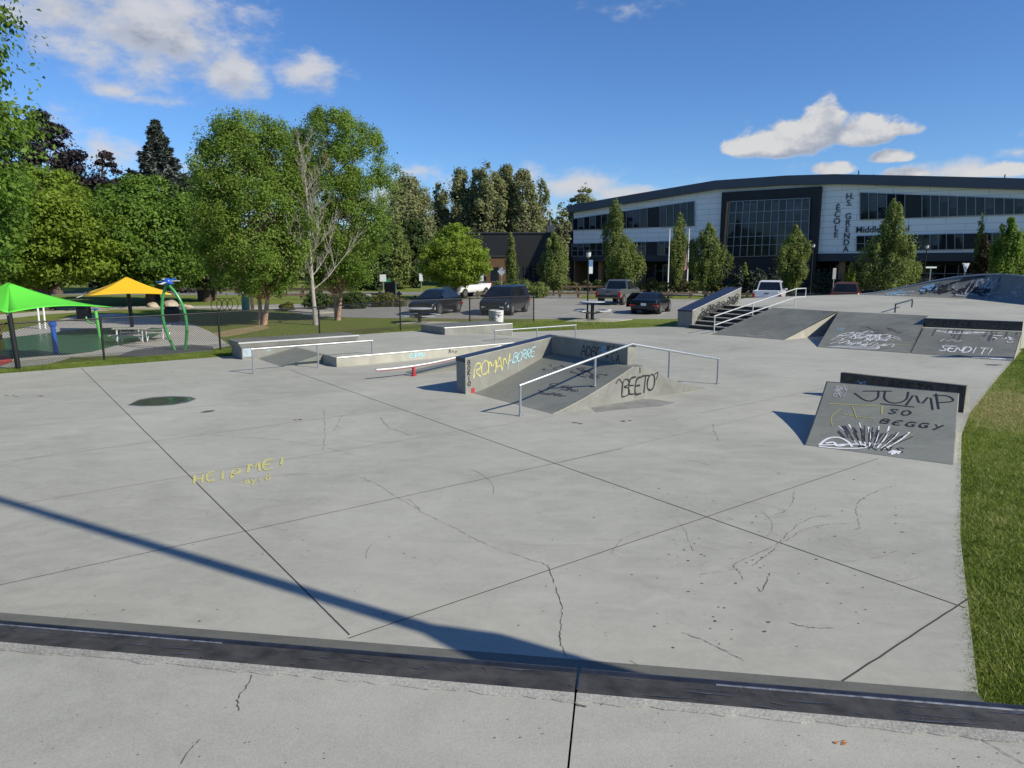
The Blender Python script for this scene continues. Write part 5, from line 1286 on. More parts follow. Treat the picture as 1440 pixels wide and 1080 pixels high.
pickup('white pickup truck half hidden behind the lime green tree', (c7.x+.1,68.5,0), (-.50,-.866), M['p_white'], True)

# ------------------------------------------------------------------ chain link fence
fpts = [S(-9,25.9),S(-4.6,26.3),S(-1.2,26.6),S(3.28,27.4),S(7.24,28.1),S(11.5,28.9),S(16.5,31.1),S(20.5,31.0),S(25.0,31.3)]
cf_ = empty('chain_link_fence', 'black chain link fence with round posts along the park edge', 'fence', fpts[0])
FH = 1.42
for p in fpts:
    q = MB().tube([p-Vector((0,0,.1)), p+Vector((0,0,FH+.02))], .036, 10); q.lathe([(.042,0),(.04,.03),(.012,.05)], 10, p+Vector((0,0,FH+.02))); q.build('post', M['black'], cf_, smooth=40)
q = MB()
for a, b_ in zip(fpts, fpts[1:]): q.tube([a+Vector((0,0,FH)), b_+Vector((0,0,FH))], .024, 8)
q.build('top_rail', M['black'], cf_, smooth=50)
q = MB(); wv, wf = [], []
for a, b_ in zip(fpts, fpts[1:]):
    L = (b_-a).length; d = (b_-a)/L; n_ = Vector((-d.y,d.x,0)); hgt = FH-.06; stp = .085
    k = -int(hgt/stp)-1
    while k*stp < L:
        for sg in (1,-1):
            u0, u1 = (k*stp, k*stp+hgt) if sg > 0 else (k*stp+hgt, k*stp); z0_, z1_ = .04, .04+hgt
            f0 = 0.0; f1 = 1.0
            if u1 != u0:
                ta, tb = (0-u0)/(u1-u0), (L-u0)/(u1-u0); lo, hi = min(ta,tb), max(ta,tb); f0, f1 = max(0,lo), min(1,hi)
            if f1 <= f0: continue
            A = a+d*(u0+(u1-u0)*f0)+Vector((0,0,z0_+hgt*f0)); B = a+d*(u0+(u1-u0)*f1)+Vector((0,0,z0_+hgt*f1))
            w = .0032; e1 = n_*w; e2 = Vector((d.x*w*sg,d.y*w*sg,-w))
            i0 = len(wv); wv += [A+e1,A-e1*.5+e2,A-e1*.5-e2,B+e1,B-e1*.5+e2,B-e1*.5-e2]
            wf += [(i0,i0+1,i0+4,i0+3),(i0+1,i0+2,i0+5,i0+4),(i0+2,i0,i0+3,i0+5)]
        k += 1
q.add(wv, wf); q.build('wire_mesh', M['wire'], cf_)

# ------------------------------------------------------------------ shade canopies
def canopy(name, label, corners, apex, mat, sag, posts, group=None, edge_sag=.18):
    o = empty(name, label, 'shade canopy', (apex[0],apex[1],0)); n = 10
    vs, fs = [], []
    ap = Vector(apex); cs = [Vector(c) for c in corners]; q = MB()
    for i in range(len(cs)):
        a, b_ = cs[i], cs[(i+1)%len(cs)]; base = len(q.v); pts = []
        for r_ in range(n+1):
            for k in range(n+1):
                f = r_/n; e = a.lerp(b_, k/n); cent = (cs[0]+cs[1]+cs[2]+(cs[3] if len(cs) > 3 else cs[0]))/4; bow = 4*(k/n)*(1-k/n)
                e = e+(Vector((cent.x,cent.y,e.z))-e)*.10*bow+Vector((0,0,edge_sag*bow))
                p = ap.lerp(e, f); p.z -= sag*4*f*(1-f)*.5; pts.append(p)
        q.add(pts, [(r_*(n+1)+k, r_*(n+1)+k+1, (r_+1)*(n+1)+k+1, (r_+1)*(n+1)+k) for r_ in range(n) for k in range(n)])
    f = q.build('fabric', mat, o, smooth=40); sd = f.modifiers.new('thick','SOLIDIFY'); sd.thickness = .012
    for p, top, r_ in posts: 
        MB().tube([p, top], r_, 12).build('post', M['black'], o, smooth=40)
    q = MB()
    for c in cs: q.tube([c, c+(c-ap).normalized()*.28+Vector((0,0,.03))], .016, 6)
    q.build('corner_fitting', M['steel'], o)
    return o
M['fab_g'] = plain('green_shade_fabric', (.10,.60,.045), .75, 0, .04, 1.5); M['fab_y'] = plain('yellow_shade_fabric', (.88,.52,.012), .75, 0, .04, 1.5)
A = Vector((-15.45,21.85,1.76)); B = at(160,432,24.6); Dd = Vector((-19.4,23.4,1.8)); Cc = B+Dd-A
apx = at(12,397,23.9)
canopy('shade_canopy', 'bright green fabric shade canopy on thick black posts by the splash pad', [A,B,Cc,Dd], apx, M['fab_g'], .25,
       [(Vector((-15.40,21.95,-.1)), A+Vector((.02,.02,.0)), .075),(Vector((-19.5,23.5,-.1)), Dd, .075)], edge_sag=.12)
yl, yr = at(116,416,31.2), at(242,414,31.2)
ax_ = at(178,389,33); bk_ = Vector((-1.95,3.6,0))
canopy('shade_canopy', 'yellow pyramid shade canopy on one black central post', [yl,yr,yr+bk_,yl+bk_], ax_, M['fab_y'], .12, [(Vector((at(187,470,33).x,33,-.1)), Vector((ax_.x,33,ax_.z-.06)), .085)], edge_sag=.06)

# ------------------------------------------------------------------ splash pad and park furniture
hp = at(246,497,26.9); hoop = empty('spray_hoop', 'tall pointed green water hoop topped by a blue flower nozzle', 'water feature', (hp.x+.2,27,0))
def bez(a, b_, c, n=14): return [Vector(a)*(1-t)**2+Vector(b_)*2*t*(1-t)+Vector(c)*t*t for t in [k/n for k in range(n+1)]]
top_ = at(235,399,27); bl_, br_ = at(247,497,27), at(260,497,27); ml, mr = at(216,440,27), at(272,432,27)
M['gpaint'] = plain('green_gloss_paint', (.05,.30,.08), .25, 0, .1, 4, coat=.5); M['bpaint'] = plain('blue_gloss_paint', (.02,.10,.50), .25, 0, .1, 4, coat=.5)
for a, b_ in ((bl_,ml),(br_,mr)): MB().tube(bez((a.x,27,-.05),(b_.x,27,b_.z),(top_.x,27,top_.z)), .055, 10).build('arch_tube', M['gpaint'], hoop, smooth=60)
q = MB(); q.lathe([(.02,0),(.13,.05),(.15,.15),(.10,.24),(.02,.27)], 14, (top_.x+.03,27,top_.z-.06)); fl = q.build('nozzle', M['bpaint'], hoop, smooth=50)
for k in range(6):
    t = k*1.047+.2; c = Vector((top_.x+.03,27,top_.z+.08)); d = Vector((math.cos(t),math.sin(t)*.8,math.sin(t)*.25)); s_ = Vector((-math.sin(t),math.cos(t),0))*.07
    MB().hexa([c+d*.08-s_*.5,c+d*.08+s_*.5,c+d*.42+s_,c+d*.42-s_],[p+Vector((0,0,.025)) for p in (c+d*.08-s_*.5,c+d*.08+s_*.5,c+d*.42+s_,c+d*.42-s_)]).build('petal', M['bpaint'] if k%2 else M['white'], hoop)
p = G(79,496); z_ = at(73,458,p.y).z
bs = empty('water_post', 'blue water spray post on the green splash surface', 'water feature', p)
MB().tube([p-Vector((0,0,.1)), Vector((p.x-.02,p.y,z_))], .085, 12).build('post', M['bpaint'], bs, smooth=40)
MB().lathe([(.09,0),(.13,.03),(.13,.12),(.06,.2)], 14, (p.x-.02,p.y,z_-.02)).build('nozzle_head', M['bpaint'], bs, smooth=40)
for x, xt, lab in ((56,52,'left of two white water poles under the green canopy'),(64,60,'right of two white water poles under the green canopy')):
    p = G(x,462); q = MB().tube([p-Vector((0,0,.1)), Vector((at(xt,425,p.y).x,p.y,at(xt,425,p.y).z))], .045, 8); o = q.build('water_pole', M['white']); tag(o, lab, 'water feature', 'white water poles')
p = G(141,474); z_ = at(137,436,p.y).z; gs = empty('spray_column', 'slim bright green spray column with a curved side arm', 'water feature', p)
M['lgreen'] = plain('light_green_paint', (.12,.50,.10), .3, 0, .08, 4)
MB().tube([p-Vector((0,0,.1)), Vector((p.x-.1,p.y,z_))], .07, 10).build('post', M['lgreen'], gs, smooth=40)
MB().tube([Vector((p.x-.05,p.y,.65)),Vector((p.x-.35,p.y,.62)),Vector((p.x-.5,p.y,.75)),Vector((p.x-.55,p.y,.9))], .035, 8).build('arm', M['lgreen'], gs, smooth=60)
MB().lathe([(.02,0),(.14,.02),(.14,.06),(.02,.08)], 12, (p.x-.1,p.y,z_)).build('cap', M['bpaint'], gs, smooth=40)
p = G(3,492); yb = empty('spray_bucket', 'yellow based spray feature with olive bucket at the left frame edge', 'water feature', p)
MB().tube([p-Vector((0,0,.1)),p+Vector((0,0,.4))], .11, 12).build('base', plain('yellow_gloss',(.65,.45,.03),.35), yb, smooth=40)
MB().tube([p+Vector((0,0,.39)),p+Vector((0,0,.9))], .06, 12).build('stem', plain('olive_gloss',(.12,.10,.03),.4), yb, smooth=40)
MB().lathe([(.10,0),(.26,.28),(.22,.26),(.05,.05)], 14, p+Vector((0,0,.75))).build('bucket', plain('olive_bucket',(.16,.13,.03),.4), yb, smooth=40)
# pale rectangular picnic tables
def picnic(label, px, py, rz_, grp):
    o = empty('picnic_table', label, 'picnic table', G(px,py), rz_, grp); ORG.pop(o.name)
    o.scale = (.82,.82,.82); MB().box(0,0,.70,1.6,.72,.05).build('tabletop', M['padc'], o, bevel=.01)
    for sg in (1,-1):
        MB().box(0,sg*.72,.42,1.6,.26,.05).build('seat', M['padc'], o, bevel=.01)
    for sg in (1,-1):
        q = MB(); q.tube([(sg*.6,-.75,.40),(sg*.6,-.28,.02),(sg*.6,-.28,.69)], .03, 8); q.tube([(sg*.6,.75,.40),(sg*.6,.28,.02),(sg*.6,.28,.69)], .03, 8); q.build('leg', M['white'], o, smooth=50)
    return o
picnic('pale picnic table left under the yellow canopy', 186, 482, .15, 'pale picnic tables by the splash pad'); picnic('pale picnic table right under the yellow canopy', 216, 478, .1, 'pale picnic tables by the splash pad')
def bench_post(x, y, lab): 
    p = G(x,y); o = empty('water_tap', lab, 'tap', p); MB().tube([p-Vector((0,0,.1)),p+Vector((0,0,.48))], .035, 8).build('pipe', M['white'], o, smooth=40); MB().tube([p+Vector((0,0,.46)),p+Vector((-.16,0,.46))], .03, 8).build('spout', M['white'], o, smooth=40)
bench_post(165,477,'short white bent pipe left of the pale picnic tables')
# boulders
for x, y, w, lab in ((215,433,.8,'leftmost of three boulders on the sunny lawn'),(240,433,1.1,'middle and largest boulder on the sunny lawn'),(262,434,.8,'rightmost of three boulders on the sunny lawn'),(734,404,2.2,'big yellowish boulder in the planting by the road')):
    p = G(x,y); q = MB(); rr = random.Random(int(x)); vs = []; 
    me = bpy.data.meshes.new('boulder'); bm = bmesh.new(); bmesh.ops.create_icosphere(bm, subdivisions=3, radius=1)
    for v in bm.verts: 
        k = 1+.16*math.sin(v.co.x*3+x)+.13*math.sin(v.co.y*4+x)+.1*math.sin(v.co.z*5+v.co.x*3); v.co = Vector((v.co.x*w*.6*k, v.co.y*w*.45*k, max(-.15,v.co.z*w*.36*k)))
    bm.to_mesh(me); bm.free(); me.materials.append(M['rock']); o = bpy.data.objects.new('boulder', me); C.objects.link(o); o.location = (p.x,p.y,w*.1); tag(o, lab, 'boulder')
# bike rack
p = G(316,437); br = empty('bike_rack', 'row of dark hoop bike stands on the lawn', 'bike rack', p)
for k in range(4):
    c = p+Vector((-.55+.36*k,.05*k,0)); MB().tube([c+Vector((math.cos(t)*.36,math.sin(t)*.1,.42+math.sin(t)*.42)) for t in [2*math.pi*i/20 for i in range(21)]], .022, 6).build('hoop', M['trim'], br, smooth=60)
# dark bins, kiosk, signs on the left
def bin_(label, x, y, s=1.0, lid=None):
    p = G(x,y); o = empty('litter_bin', label, 'bin', p)
    MB().box(p.x,p.y,-.05,.75*s,.7*s,.9*s,.2,1.05,1.05).build('body', M['trim'], o, bevel=.03); MB().box(p.x,p.y,.855*s,.82*s,.76*s,.10,.2,.8,.8).build('lid', lid or M['black'], o, bevel=.03)
bin_('dark litter bin on the lawn between green and yellow canopies', 119, 450, .8); bin_('dark blue litter bin behind the green hoop', 243, 452, .85)
p = G(292,422); ks = empty('notice_kiosk', 'brown box kiosk with pale yellow top under the dark trees', 'kiosk', p)
MB().box(p.x,p.y,-.1,1.5,.5,1.0).build('body', M['wood'], ks); MB().box(p.x,p.y-.02,.9,1.7,.55,.62).build('panel', plain('pale_yellow_panel',(.62,.52,.22),.6), ks, bevel=.02)
p = G(346,437); ip = empty('trail_sign', 'dark teal post sign with timber back below the wide birch', 'sign', p)
MB().box(p.x,p.y,-.1,.5,.14,1.05).build('panel', plain('teal_panel',(.02,.06,.07),.5), ip); MB().box(p.x+.42,p.y+.1,-.1,.2,.2,1.1).build('post', M['wood'], ip)
# round picnic tables
def round_table(label, x, y, Y, s, padlabel=None):
    c = at(x, 440, Y); o = empty('round_picnic_table', label, 'picnic table', (c.x,Y,0), .6, 'round metal picnic tables'); ORG.pop(o.name)
    MB().lathe([(.02,0),(.70,0),(.72,.02),(.70,.045),(.02,.045)], 28, (0,0,.86*s)).build('tabletop', M['tablegrey'], o, smooth=40)
    MB().tube([(0,0,-.05),(0,0,.86*s)], .10, 14).build('pedestal', M['black'], o, smooth=40)
    for k in range(4):
        t = k*math.pi/2; d = Vector((math.cos(t),math.sin(t),0)); n_ = Vector((-d.y,d.x,0))
        MB().tube([d*.08+Vector((0,0,.30*s)), d*.92+Vector((0,0,.42*s))], .035, 8).build('arm', M['black'], o, smooth=50)
        q = MB(); m_ = 8
        pr = [(d*.80*1+n_*(-.42+.84*i/m_)+d*(.06*math.cos((i/m_-.5)*3)),) for i in range(m_+1)]
        vs = [p_[0]+Vector((0,0,.44*s)) for p_ in pr]+[p_[0]+d*.32+Vector((0,0,.44*s)) for p_ in reversed(pr)]
        q.prism(vs, .44*s, .485*s); q.build('seat', M['tablegrey'], o)
    return o, c
o, c = round_table('round metal picnic table with four seats beside the black lamp post', 833, 447, 41.3, 1.15)
MB().prism([(c.x-1.7,39.9),(c.x+.9,39.6),(c.x+2.4,41.6),(c.x-.6,42.4)], -.3, .0).build('pavement', M['path'], kind='structure')
o, c = round_table('round metal picnic table with four seats before the black hatchback', 590, 451, 39.4, .85)
MB().prism([(c.x-1.2,38.6),(c.x+.9,38.3),(c.x+2.2,39.6),(c.x-.4,40.1)], -.3, .0).build('pavement', M['path'], kind='structure')
# trash can
p = G(697.5,455.5); p.y += .4; tc = empty('trash_can', 'white graffiti marked round concrete trash can on the grass', 'trash can', (p.x,p.y,0))
MB().lathe([(.37,-.1),(.39,.05),(.41,.70),(.38,.72),(.36,.66),(.05,.6)], 26, (p.x,p.y,0)).build('body', plain('white_concrete',(.62,.62,.63),.7,0,.1,5), tc, smooth=40)
Pt = lambda a, b: Vector((p.x+.415*math.sin(a), p.y-.415*math.cos(a), b))
q = MB(); squiggle(q, Pt, .25, .5, .5, .1, 14, .02, 3); squiggle(q, Pt, -.2, .25, .4, .12, 8, .02, 4); q.build('grey_scribble', M['gkf'], tc)
q = MB(); squiggle(q, Pt, -.3, .5, .3, .1, 8, .025, 9); q.build('blue_scribble', M['gbf'], tc)
# lamp posts
def lamp(label, x, ybase, Y, ztop, banner=True):
    c = at(x, ybase, Y); o = empty('lamp_post', label, 'street lamp', (c.x,Y,0)); k = ztop/3.9
    MB().lathe([(.10,-.1),(.10,.25),(.06,.32),(.05,.5),(.045,3.45*k)], 12, (c.x,Y,0)).build('pole', M['black'], o, smooth=40)
    MB().lathe([(.05,0),(.13,.06),(.15,.28),(.13,.30)], 12, (c.x,Y,3.45*k)).build('lantern', plain('frosted_lantern',(.6,.62,.62),.3), o, smooth=40)
    MB().lathe([(.16,0),(.15,.05),(.04,.13),(.01,.18)], 12, (c.x,Y,3.45*k+.29)).build('cap', M['black'], o, smooth=40)
    if banner:
        b_ = MB().box(c.x+.14,Y,2.55*k,.24,.02,.75*k).build('banner', M['white'], o); MB().box(c.x+.14,Y-.012,2.95*k,.235,.008,.34*k).build('blue_panel', plain('banner_blue',(.12,.25,.48),.6), b_)
        q = MB(); q.tube([(c.x,Y,2.54*k),(c.x+.28,Y,2.54*k)], .012, 6); q.tube([(c.x,Y,3.31*k),(c.x+.28,Y,3.31*k)], .012, 6); q.build('bracket', M['black'], o)
lamp('black lamp post with a small banner beside the round picnic table', 826, 448, 41.9, 4.0)
lamp('far black lamp post among the trees right of the glazed entrance', 1140, 400, 68, 5.2, False)
lamp('far lamp post with pale lantern to the right of the largest street tree', 1299, 395, 64, 5.0, False)
for x, lab in ((938,'left of the two white flagpoles before the school'),(965,'right of the two white flagpoles before the school')):
    c = at(x+1, 402, 80); o = empty('flagpole', lab, 'flagpole', (c.x,80,0), 0, 'white flagpoles before the school'); zt = at(x+1,324,80).z
    MB().tube([(c.x,80,-.1),(c.x,80,zt)], [.09,.05], 10).build('pole', M['white'], o, smooth=40); MB().lathe([(.02,0),(.09,.06),(.09,.1),(.02,.16)], 10, (c.x,80,zt)).build('finial', M['white'], o, smooth=40)
    MB().lathe([(.2,0),(.18,.3),(.1,.35)], 10, (c.x,80,-.05)).build('base', M['white'], o, smooth=40)
    if x == 965: 
        f = MB(); f.add([(c.x,80,2.6),(c.x-.35,80.05,2.3),(c.x-.3,80.15,3.3),(c.x,80,4.9),(c.x-.06,80,4.9),(c.x-.38,80.09,3.3),(c.x-.4,80,2.3),(c.x-.05,80,2.6)],[(0,1,2,3),(4,5,6,7)]); f.build('furled_flag', plain('flag_red_white',(.5,.25,.25),.8,0,.4,2), o)
# post and rail barriers
def barrier(label, A, B, n, h=.62, group=None, rail_on=True):
    A, B = Vector((*A,0)), Vector((*B,0)); o = empty('rail_fence', label, 'fence', A, 0, group); L = (B-A).length; a_ = math.atan2((B-A).y,(B-A).x)
    for i in range(n+1):
        p = A.lerp(B, i/n); MB().box(p.x,p.y,-.2,.2,.2,.2+h,a_).build('post', M['wood'], o)
    m_ = A.lerp(B,.5); d = (B-A).normalized(); nn = Vector((d.y,-d.x,0))*.14
    if rail_on: MB().box(m_.x+nn.x,m_.y+nn.y,h*.48,L+.5,.08,.20,a_).build('rail', M['wood'], o)
barrier('low timber rail fence along the far edge of the parking lot', (1.0,66.8), (16.5,66.2), 9, .65)
barrier('low timber rail fence running behind the white pickup and bronze car', (17.8,66.0), (33.5,60.6), 9, .65)
barrier('row of taller timber posts across the road before the school', (4,80.3), (17,80.2), 8, .95)
barrier('timber post row across the road at the right half of the school', (18.5,79.6), (44,70.0), 14, .95)
barrier('low timber rail fence left of the lime green tree', (-20.5,63.5), (-10.3,65.2), 6, .65)
barrier('distant timber rail fence beyond the entry road at the left', (-36,76), (-16,72.5), 11, .8)
barrier('short timber rail fence right of the lime green tree', (-3.2,66.3), (.2,66.9), 2, .65)
# road signs
def sign(name, label, x, ytop, ybase_Y, w, h, col, shape='rect', post='steel', zpost=None, txt=None):
    Y = ybase_Y; c = at(x, ytop, Y); o = empty(name, label, 'sign', (c.x,Y,0))
    MB().tube([(c.x,Y,-.1),(c.x,Y,c.z)], .045, 8).build('post', M[post], o, smooth=40)
    if shape == 'rect': q = MB().box(c.x,Y-.06,c.z-h,w,.03,h)
    elif shape == 'diamond': q = MB().extrude([(0,-h/2),(w/2,0),(0,h/2),(-w/2,0)], lambda p: (c.x+p[0],Y-.07,c.z-h/2+p[1]), lambda p: (c.x+p[0],Y-.05,c.z-h/2+p[1]))
    else: q = MB().extrude([(0,-h),(w/2,0),(-w/2,0)], lambda p: (c.x+p[0],Y-.07,c.z+p[1]), lambda p: (c.x+p[0],Y-.05,c.z+p[1]))
    q.build('panel', col, o)
    return o
M['sgreen'] = plain('sign_green',(.03,.22,.12),.5); M['sgrey'] = plain('sign_back_grey',(.5,.51,.53),.45,.3)
sign('road_sign', 'white square road sign right of the birches', 538.5, 386, 72, .62, .70, M['white'])
sign('street_sign', 'small green street name sign beside the white square sign', 545, 392.5, 72.4, .62, .28, M['sgreen'])
sign('road_sign', 'white rectangular road sign left of the lime green tree', 592, 384, 82, .42, .9, M['white'])
sign('road_sign', 'white road sign right of the lime green tree', 677, 382, 78, .45, 1.0, M['white'])
sign('road_sign', 'grey backed diamond road sign before the brown annex', 705.5, 375, 80, .95, 1.05, M['sgrey'], 'diamond')
sign('road_sign', 'grey rectangular sign left of the bronze car', 1173.5, 377, 66, .3, 1.0, M['sgrey'])
sign('road_sign', 'white give way triangle sign rising behind the hump', 1358, 370, 60, .62, .85, M['white'], 'tri')
sign('road_sign', 'wide flat topped pale sign behind the hump', 1309, 375, 60, .9, .12, M['white'])
p = G(549,420); nb_ = empty('notice_board', 'dark notice board with one white post behind the shrub bed', 'notice board', p)
z0_, z1_ = at(549,412,p.y).z, at(549,397,p.y).z
MB().box(p.x,p.y,z0_,.95,.06,z1_-z0_).build('panel', M['black'], nb_); MB().box(p.x-.35,p.y+.02,-.1,.09,.09,z0_+.1-.004).build('post', M['black'], nb_); MB().box(p.x+.53,p.y+.02,-.1,.08,.08,z1_+.15).build('post', M['white'], nb_)
p = G(514,421); cb = MB().box(p.x,p.y,-.1,1.0,.5,.55); tag(cb.build('concrete_block', M['path'], bevel=.03), 'pale concrete block set in the shrub bed', 'block')
hydr = at(1061,400,62); fh = empty('fire_hydrant', 'yellow fire hydrant beside the white pickup', 'hydrant', (hydr.x,62,0))
MB().lathe([(.16,-.1),(.16,.1),(.12,.12),(.12,.55),(.15,.58),(.13,.68),(.05,.76)], 14, (hydr.x,62,0)).build('body', plain('hydrant_yellow',(.55,.50,.05),.4), fh, smooth=40)
q = MB(); q.tube([(hydr.x-.22,62,.45),(hydr.x+.22,62,.45)], .06, 10); q.build('outlet', plain('hydrant_cap',(.4,.4,.38),.4), fh, smooth=40)
# area light poles just right of the picture: their shadows lie across the slab and the last bank
PX, PY = 5.9, 2.32
lp_ = empty('area_light_pole', 'tall grey area light pole whose shadow crosses the slab', 'street lamp', (PX,PY,0))
MB().tube([(PX,PY,-.2),(PX,PY,16)], [.105,.075], 14).build('pole', M['steel'], lp_, smooth=40)
MB().tube([(PX,PY,-.15),(PX,PY,4.9),(PX,PY,5.3)], [.27,.25,.11], 14).build('sleeve', M['steel'], lp_, smooth=40)
MB().box(PX,PY,15.9,.9,.4,.22).build('lamp_head', M['trim'], lp_, bevel=.03)
lp2 = empty('area_light_pole', 'shorter light pole on the verge whose shadow falls across the lettered bank', 'street lamp', (24.65,19.85,0))
MB().tube([(24.65,19.85,-.2),(24.65,19.85,7.2)], [.12,.08], 14).build('pole', M['steel'], lp2, smooth=40); MB()  .box(24.3,19.85,7.1,.9,.3,.16).build('lamp_head', M['trim'], lp2, bevel=.03)
# ------------------------------------------------------------------ light, sky, camera
SUN_EL, SUN_AZ = R(35), math.atan2(.875,-.485)   # azimuth from +Y towards +X
sd = Vector((math.sin(SUN_AZ)*math.cos(SUN_EL), math.cos(SUN_AZ)*math.cos(SUN_EL), math.sin(SUN_EL)))
L = bpy.data.lights.new('sun', 'SUN'); L.energy = 5.0; L.angle = R(.53); L.color = (1,.925,.75)
so = bpy.data.objects.new('sun', L); C.objects.link(so); so.rotation_euler = (-sd).to_track_quat('-Z','Y').to_euler(); so.location = (30,-20,40)
w = bpy.data.worlds.new('World'); bpy.context.scene.world = w; w.use_nodes = True; nt = w.node_tree
for n in list(nt.nodes): nt.nodes.remove(n)
out = nt.nodes.new('ShaderNodeOutputWorld')
sky = nt.nodes.new('ShaderNodeTexSky'); sky.sky_type = 'NISHITA'; sky.sun_disc = False; sky.sun_elevation = SUN_EL; sky.sun_rotation = SUN_AZ
sky.altitude = 900; sky.air_density = 1.0; sky.dust_density = .25; sky.ozone_density = 2.4
b1 = nt.nodes.new('ShaderNodeBackground'); b1.inputs['Strength'].default_value = .118
hs = nt.nodes.new('ShaderNodeHueSaturation'); hs.inputs['Saturation'].default_value = 1.1
nt.links.new(sky.outputs[0], hs.inputs['Color']); nt.links.new(mixc(nt, hs.outputs[0], (.60,.80,1.06), 1.0, 'MULTIPLY'), b1.inputs['Color'])
tc = nt.nodes.new('ShaderNodeTexCoord').outputs['Generated']
sx = nt.nodes.new('ShaderNodeSeparateXYZ'); nt.links.new(tc, sx.inputs[0])
az = math_(nt, 'ARCTAN2', sx.outputs[0], sx.outputs[1]); el = math_(nt, 'ARCSINE', sx.outputs[2])
def cvec(ks, de=0, dz=0):
    c = nt.nodes.new('ShaderNodeCombineXYZ')
    nt.links.new(math_(nt,'MULTIPLY',az,ks[0]), c.inputs[0]); nt.links.new(math_(nt,'MULTIPLY_ADD',el,ks[1],de), c.inputs[1]); c.inputs[2].default_value = dz
    return c.outputs[0]
def fbm(scale, de=0, dz=0, det=7, ro=.6): return noise(nt, scale, det, ro, cvec((1,1.7), de, dz))
def blob(x, y, wx, wy, amp=1.0, flatb=0):
    d = Vector(ray(x,y)).normalized(); a0 = math.atan2(d.x,d.y); e0 = math.asin(d.z); wa, we = wx/1000*.93, wy/1000*.95
    p = math_(nt,'POWER', math_(nt,'ABSOLUTE', math_(nt,'MULTIPLY', math_(nt,'SUBTRACT',az,a0), 1/wa)), 2)
    dv = math_(nt,'MULTIPLY', math_(nt,'SUBTRACT',el,e0), 1/we)
    if flatb: dv = math_(nt,'MAXIMUM', dv, math_(nt,'MULTIPLY', dv, -flatb))
    q = math_(nt,'POWER', math_(nt,'ABSOLUTE', dv), 2)
    return math_(nt,'MULTIPLY', math_(nt,'SUBTRACT', 1, math_(nt,'SQRT', math_(nt,'ADD',p,q))), amp)
blobs = [(190,45,200,75,1),(330,100,60,48,.95),(430,98,62,36,.9),(90,25,110,50,.9),(235,143,75,12,.45),(160,128,40,10,.55),
    (1360,243,100,18,.75),(1430,214,30,12,.8),
    (800,262,130,28,.85),(880,272,90,20,.9),(570,240,50,16,.55),(560,275,50,40,.8),(740,250,50,24,.7),(60,190,80,50,.6),(150,215,60,40,.7),(870,10,60,14,.28),(700,300,700,50,.5),(300,240,90,40,.6),(1435,188,20,10,.5)]
D = None
for bb in blobs:
    o = blob(*bb); D = o if D is None else math_(nt,'MAXIMUM', D, o)
puffs = [(1110,209,100,52,1,3.2),(1048,212,48,26,1,3),(1150,196,52,54,1,2.2),(1205,196,70,34,.95,2.6),(1255,186,50,14,.8,1.5),(1250,224,36,17,1,3),(1175,240,34,17,1,3),(1290,244,60,14,.7,2),(1400,244,60,14,.9,2)]
Db = None
for bb in puffs:
    o = blob(*bb); Db = o if Db is None else math_(nt,'MAXIMUM', Db, o)
Dbu = None
for bb in puffs[:7]:
    o = blob(bb[0]+10, bb[1]+24, *bb[2:]); Dbu = o if Dbu is None else math_(nt,'MAXIMUM', Dbu, o)
n1 = fbm(13); n1b = fbm(13, .035)
wisp = noise(nt, 9, 6, .65, cvec((1,3.4),0,5))
dens = math_(nt,'ADD', D, math_(nt,'MULTIPLY_ADD', n1, 2.1, -1.05)); dens = math_(nt,'MULTIPLY_ADD', math_(nt,'SUBTRACT',wisp,.5), .8, dens)
def sstep(v, a, b_):
    n = nt.nodes.new('ShaderNodeMapRange'); n.interpolation_type = 'SMOOTHSTEP'; n.inputs['From Min'].default_value = a; n.inputs['From Max'].default_value = b_; nt.links.new(v, n.inputs['Value']); return n.outputs[0]
mask = math_(nt,'MULTIPLY', sstep(dens, .02, .80), .95)
Du = None
for bb in blobs[:3]:
    x_, y_, a_, b__, c_ = bb; o = blob(x_, y_+26, a_, b__, c_); Du = o if Du is None else math_(nt,'MAXIMUM', Du, o)
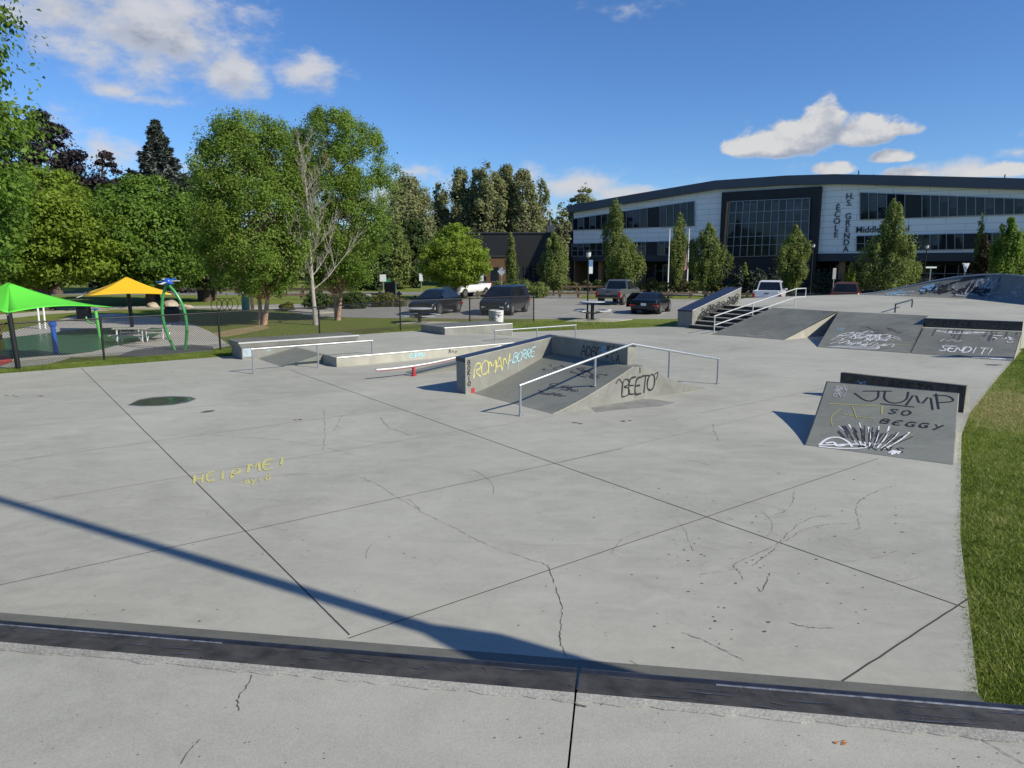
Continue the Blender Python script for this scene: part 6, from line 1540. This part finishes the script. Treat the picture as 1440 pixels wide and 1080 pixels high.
lit = sstep(math_(nt,'ADD', math_(nt,'MULTIPLY', math_(nt,'SUBTRACT', n1, n1b), 3.6), math_(nt,'MULTIPLY', math_(nt,'SUBTRACT', D, math_(nt,'MAXIMUM',Du,-1.0)), .9)), -.55, .75)
thick = sstep(dens, .5, 1.25)
shade = math_(nt,'MULTIPLY', thick, math_(nt,'SUBTRACT', 1.0, lit))
cc = mixc(nt, (.74,.79,.90), (.30,.36,.50), shade)
cc = mixc(nt, cc, (.95,.96,1.0), math_(nt,'MULTIPLY', lit, .8))
nb1 = noise(nt, 21, 7, .58, cvec((1,1.25),0,3)); nb2 = noise(nt, 21, 7, .58, cvec((1,1.25),.02,3))
densb = math_(nt,'ADD', Db, math_(nt,'MULTIPLY_ADD', nb1, 1.7, -.85))
maskb = math_(nt,'MULTIPLY', sstep(densb, .10, .42), .97)
litb = sstep(math_(nt,'ADD', math_(nt,'MULTIPLY', math_(nt,'SUBTRACT', nb1, nb2), 3.2), math_(nt,'MULTIPLY', math_(nt,'SUBTRACT', Db, math_(nt,'MAXIMUM',Dbu,-1.2)), 1.0)), -.50, .70)
ccb = mixc(nt, (.50,.56,.69), (1.0,1.0,1.0), litb)
cc = mixc(nt, cc, ccb, maskb); mask = math_(nt,'MAXIMUM', mask, maskb)
b2 = nt.nodes.new('ShaderNodeBackground'); b2.inputs['Strength'].default_value = .63; nt.links.new(cc, b2.inputs['Color'])
mx = nt.nodes.new('ShaderNodeMixShader'); nt.links.new(mask, mx.inputs[0]); nt.links.new(b1.outputs[0], mx.inputs[1]); nt.links.new(b2.outputs[0], mx.inputs[2]); nt.links.new(mx.outputs[0], out.inputs['Surface'])
cam = bpy.data.cameras.new('camera'); co = bpy.data.objects.new('camera', cam); C.objects.link(co)
cam.sensor_width = 36; cam.lens = 25.0; cam.clip_start = .05; cam.clip_end = 3000
co.location = (0,0,CAM_H); co.rotation_euler = (math.pi/2-PITCH, 0, 0)
sc_ = bpy.context.scene; sc_.camera = co
sc_.view_settings.view_transform = 'Standard'; sc_.view_settings.look = 'None'; sc_.view_settings.exposure = .13; sc_.view_settings.gamma = 1
sc_.cycles.max_bounces = 6; sc_.cycles.transparent_max_bounces = 8; sc_.cycles.use_denoising = True
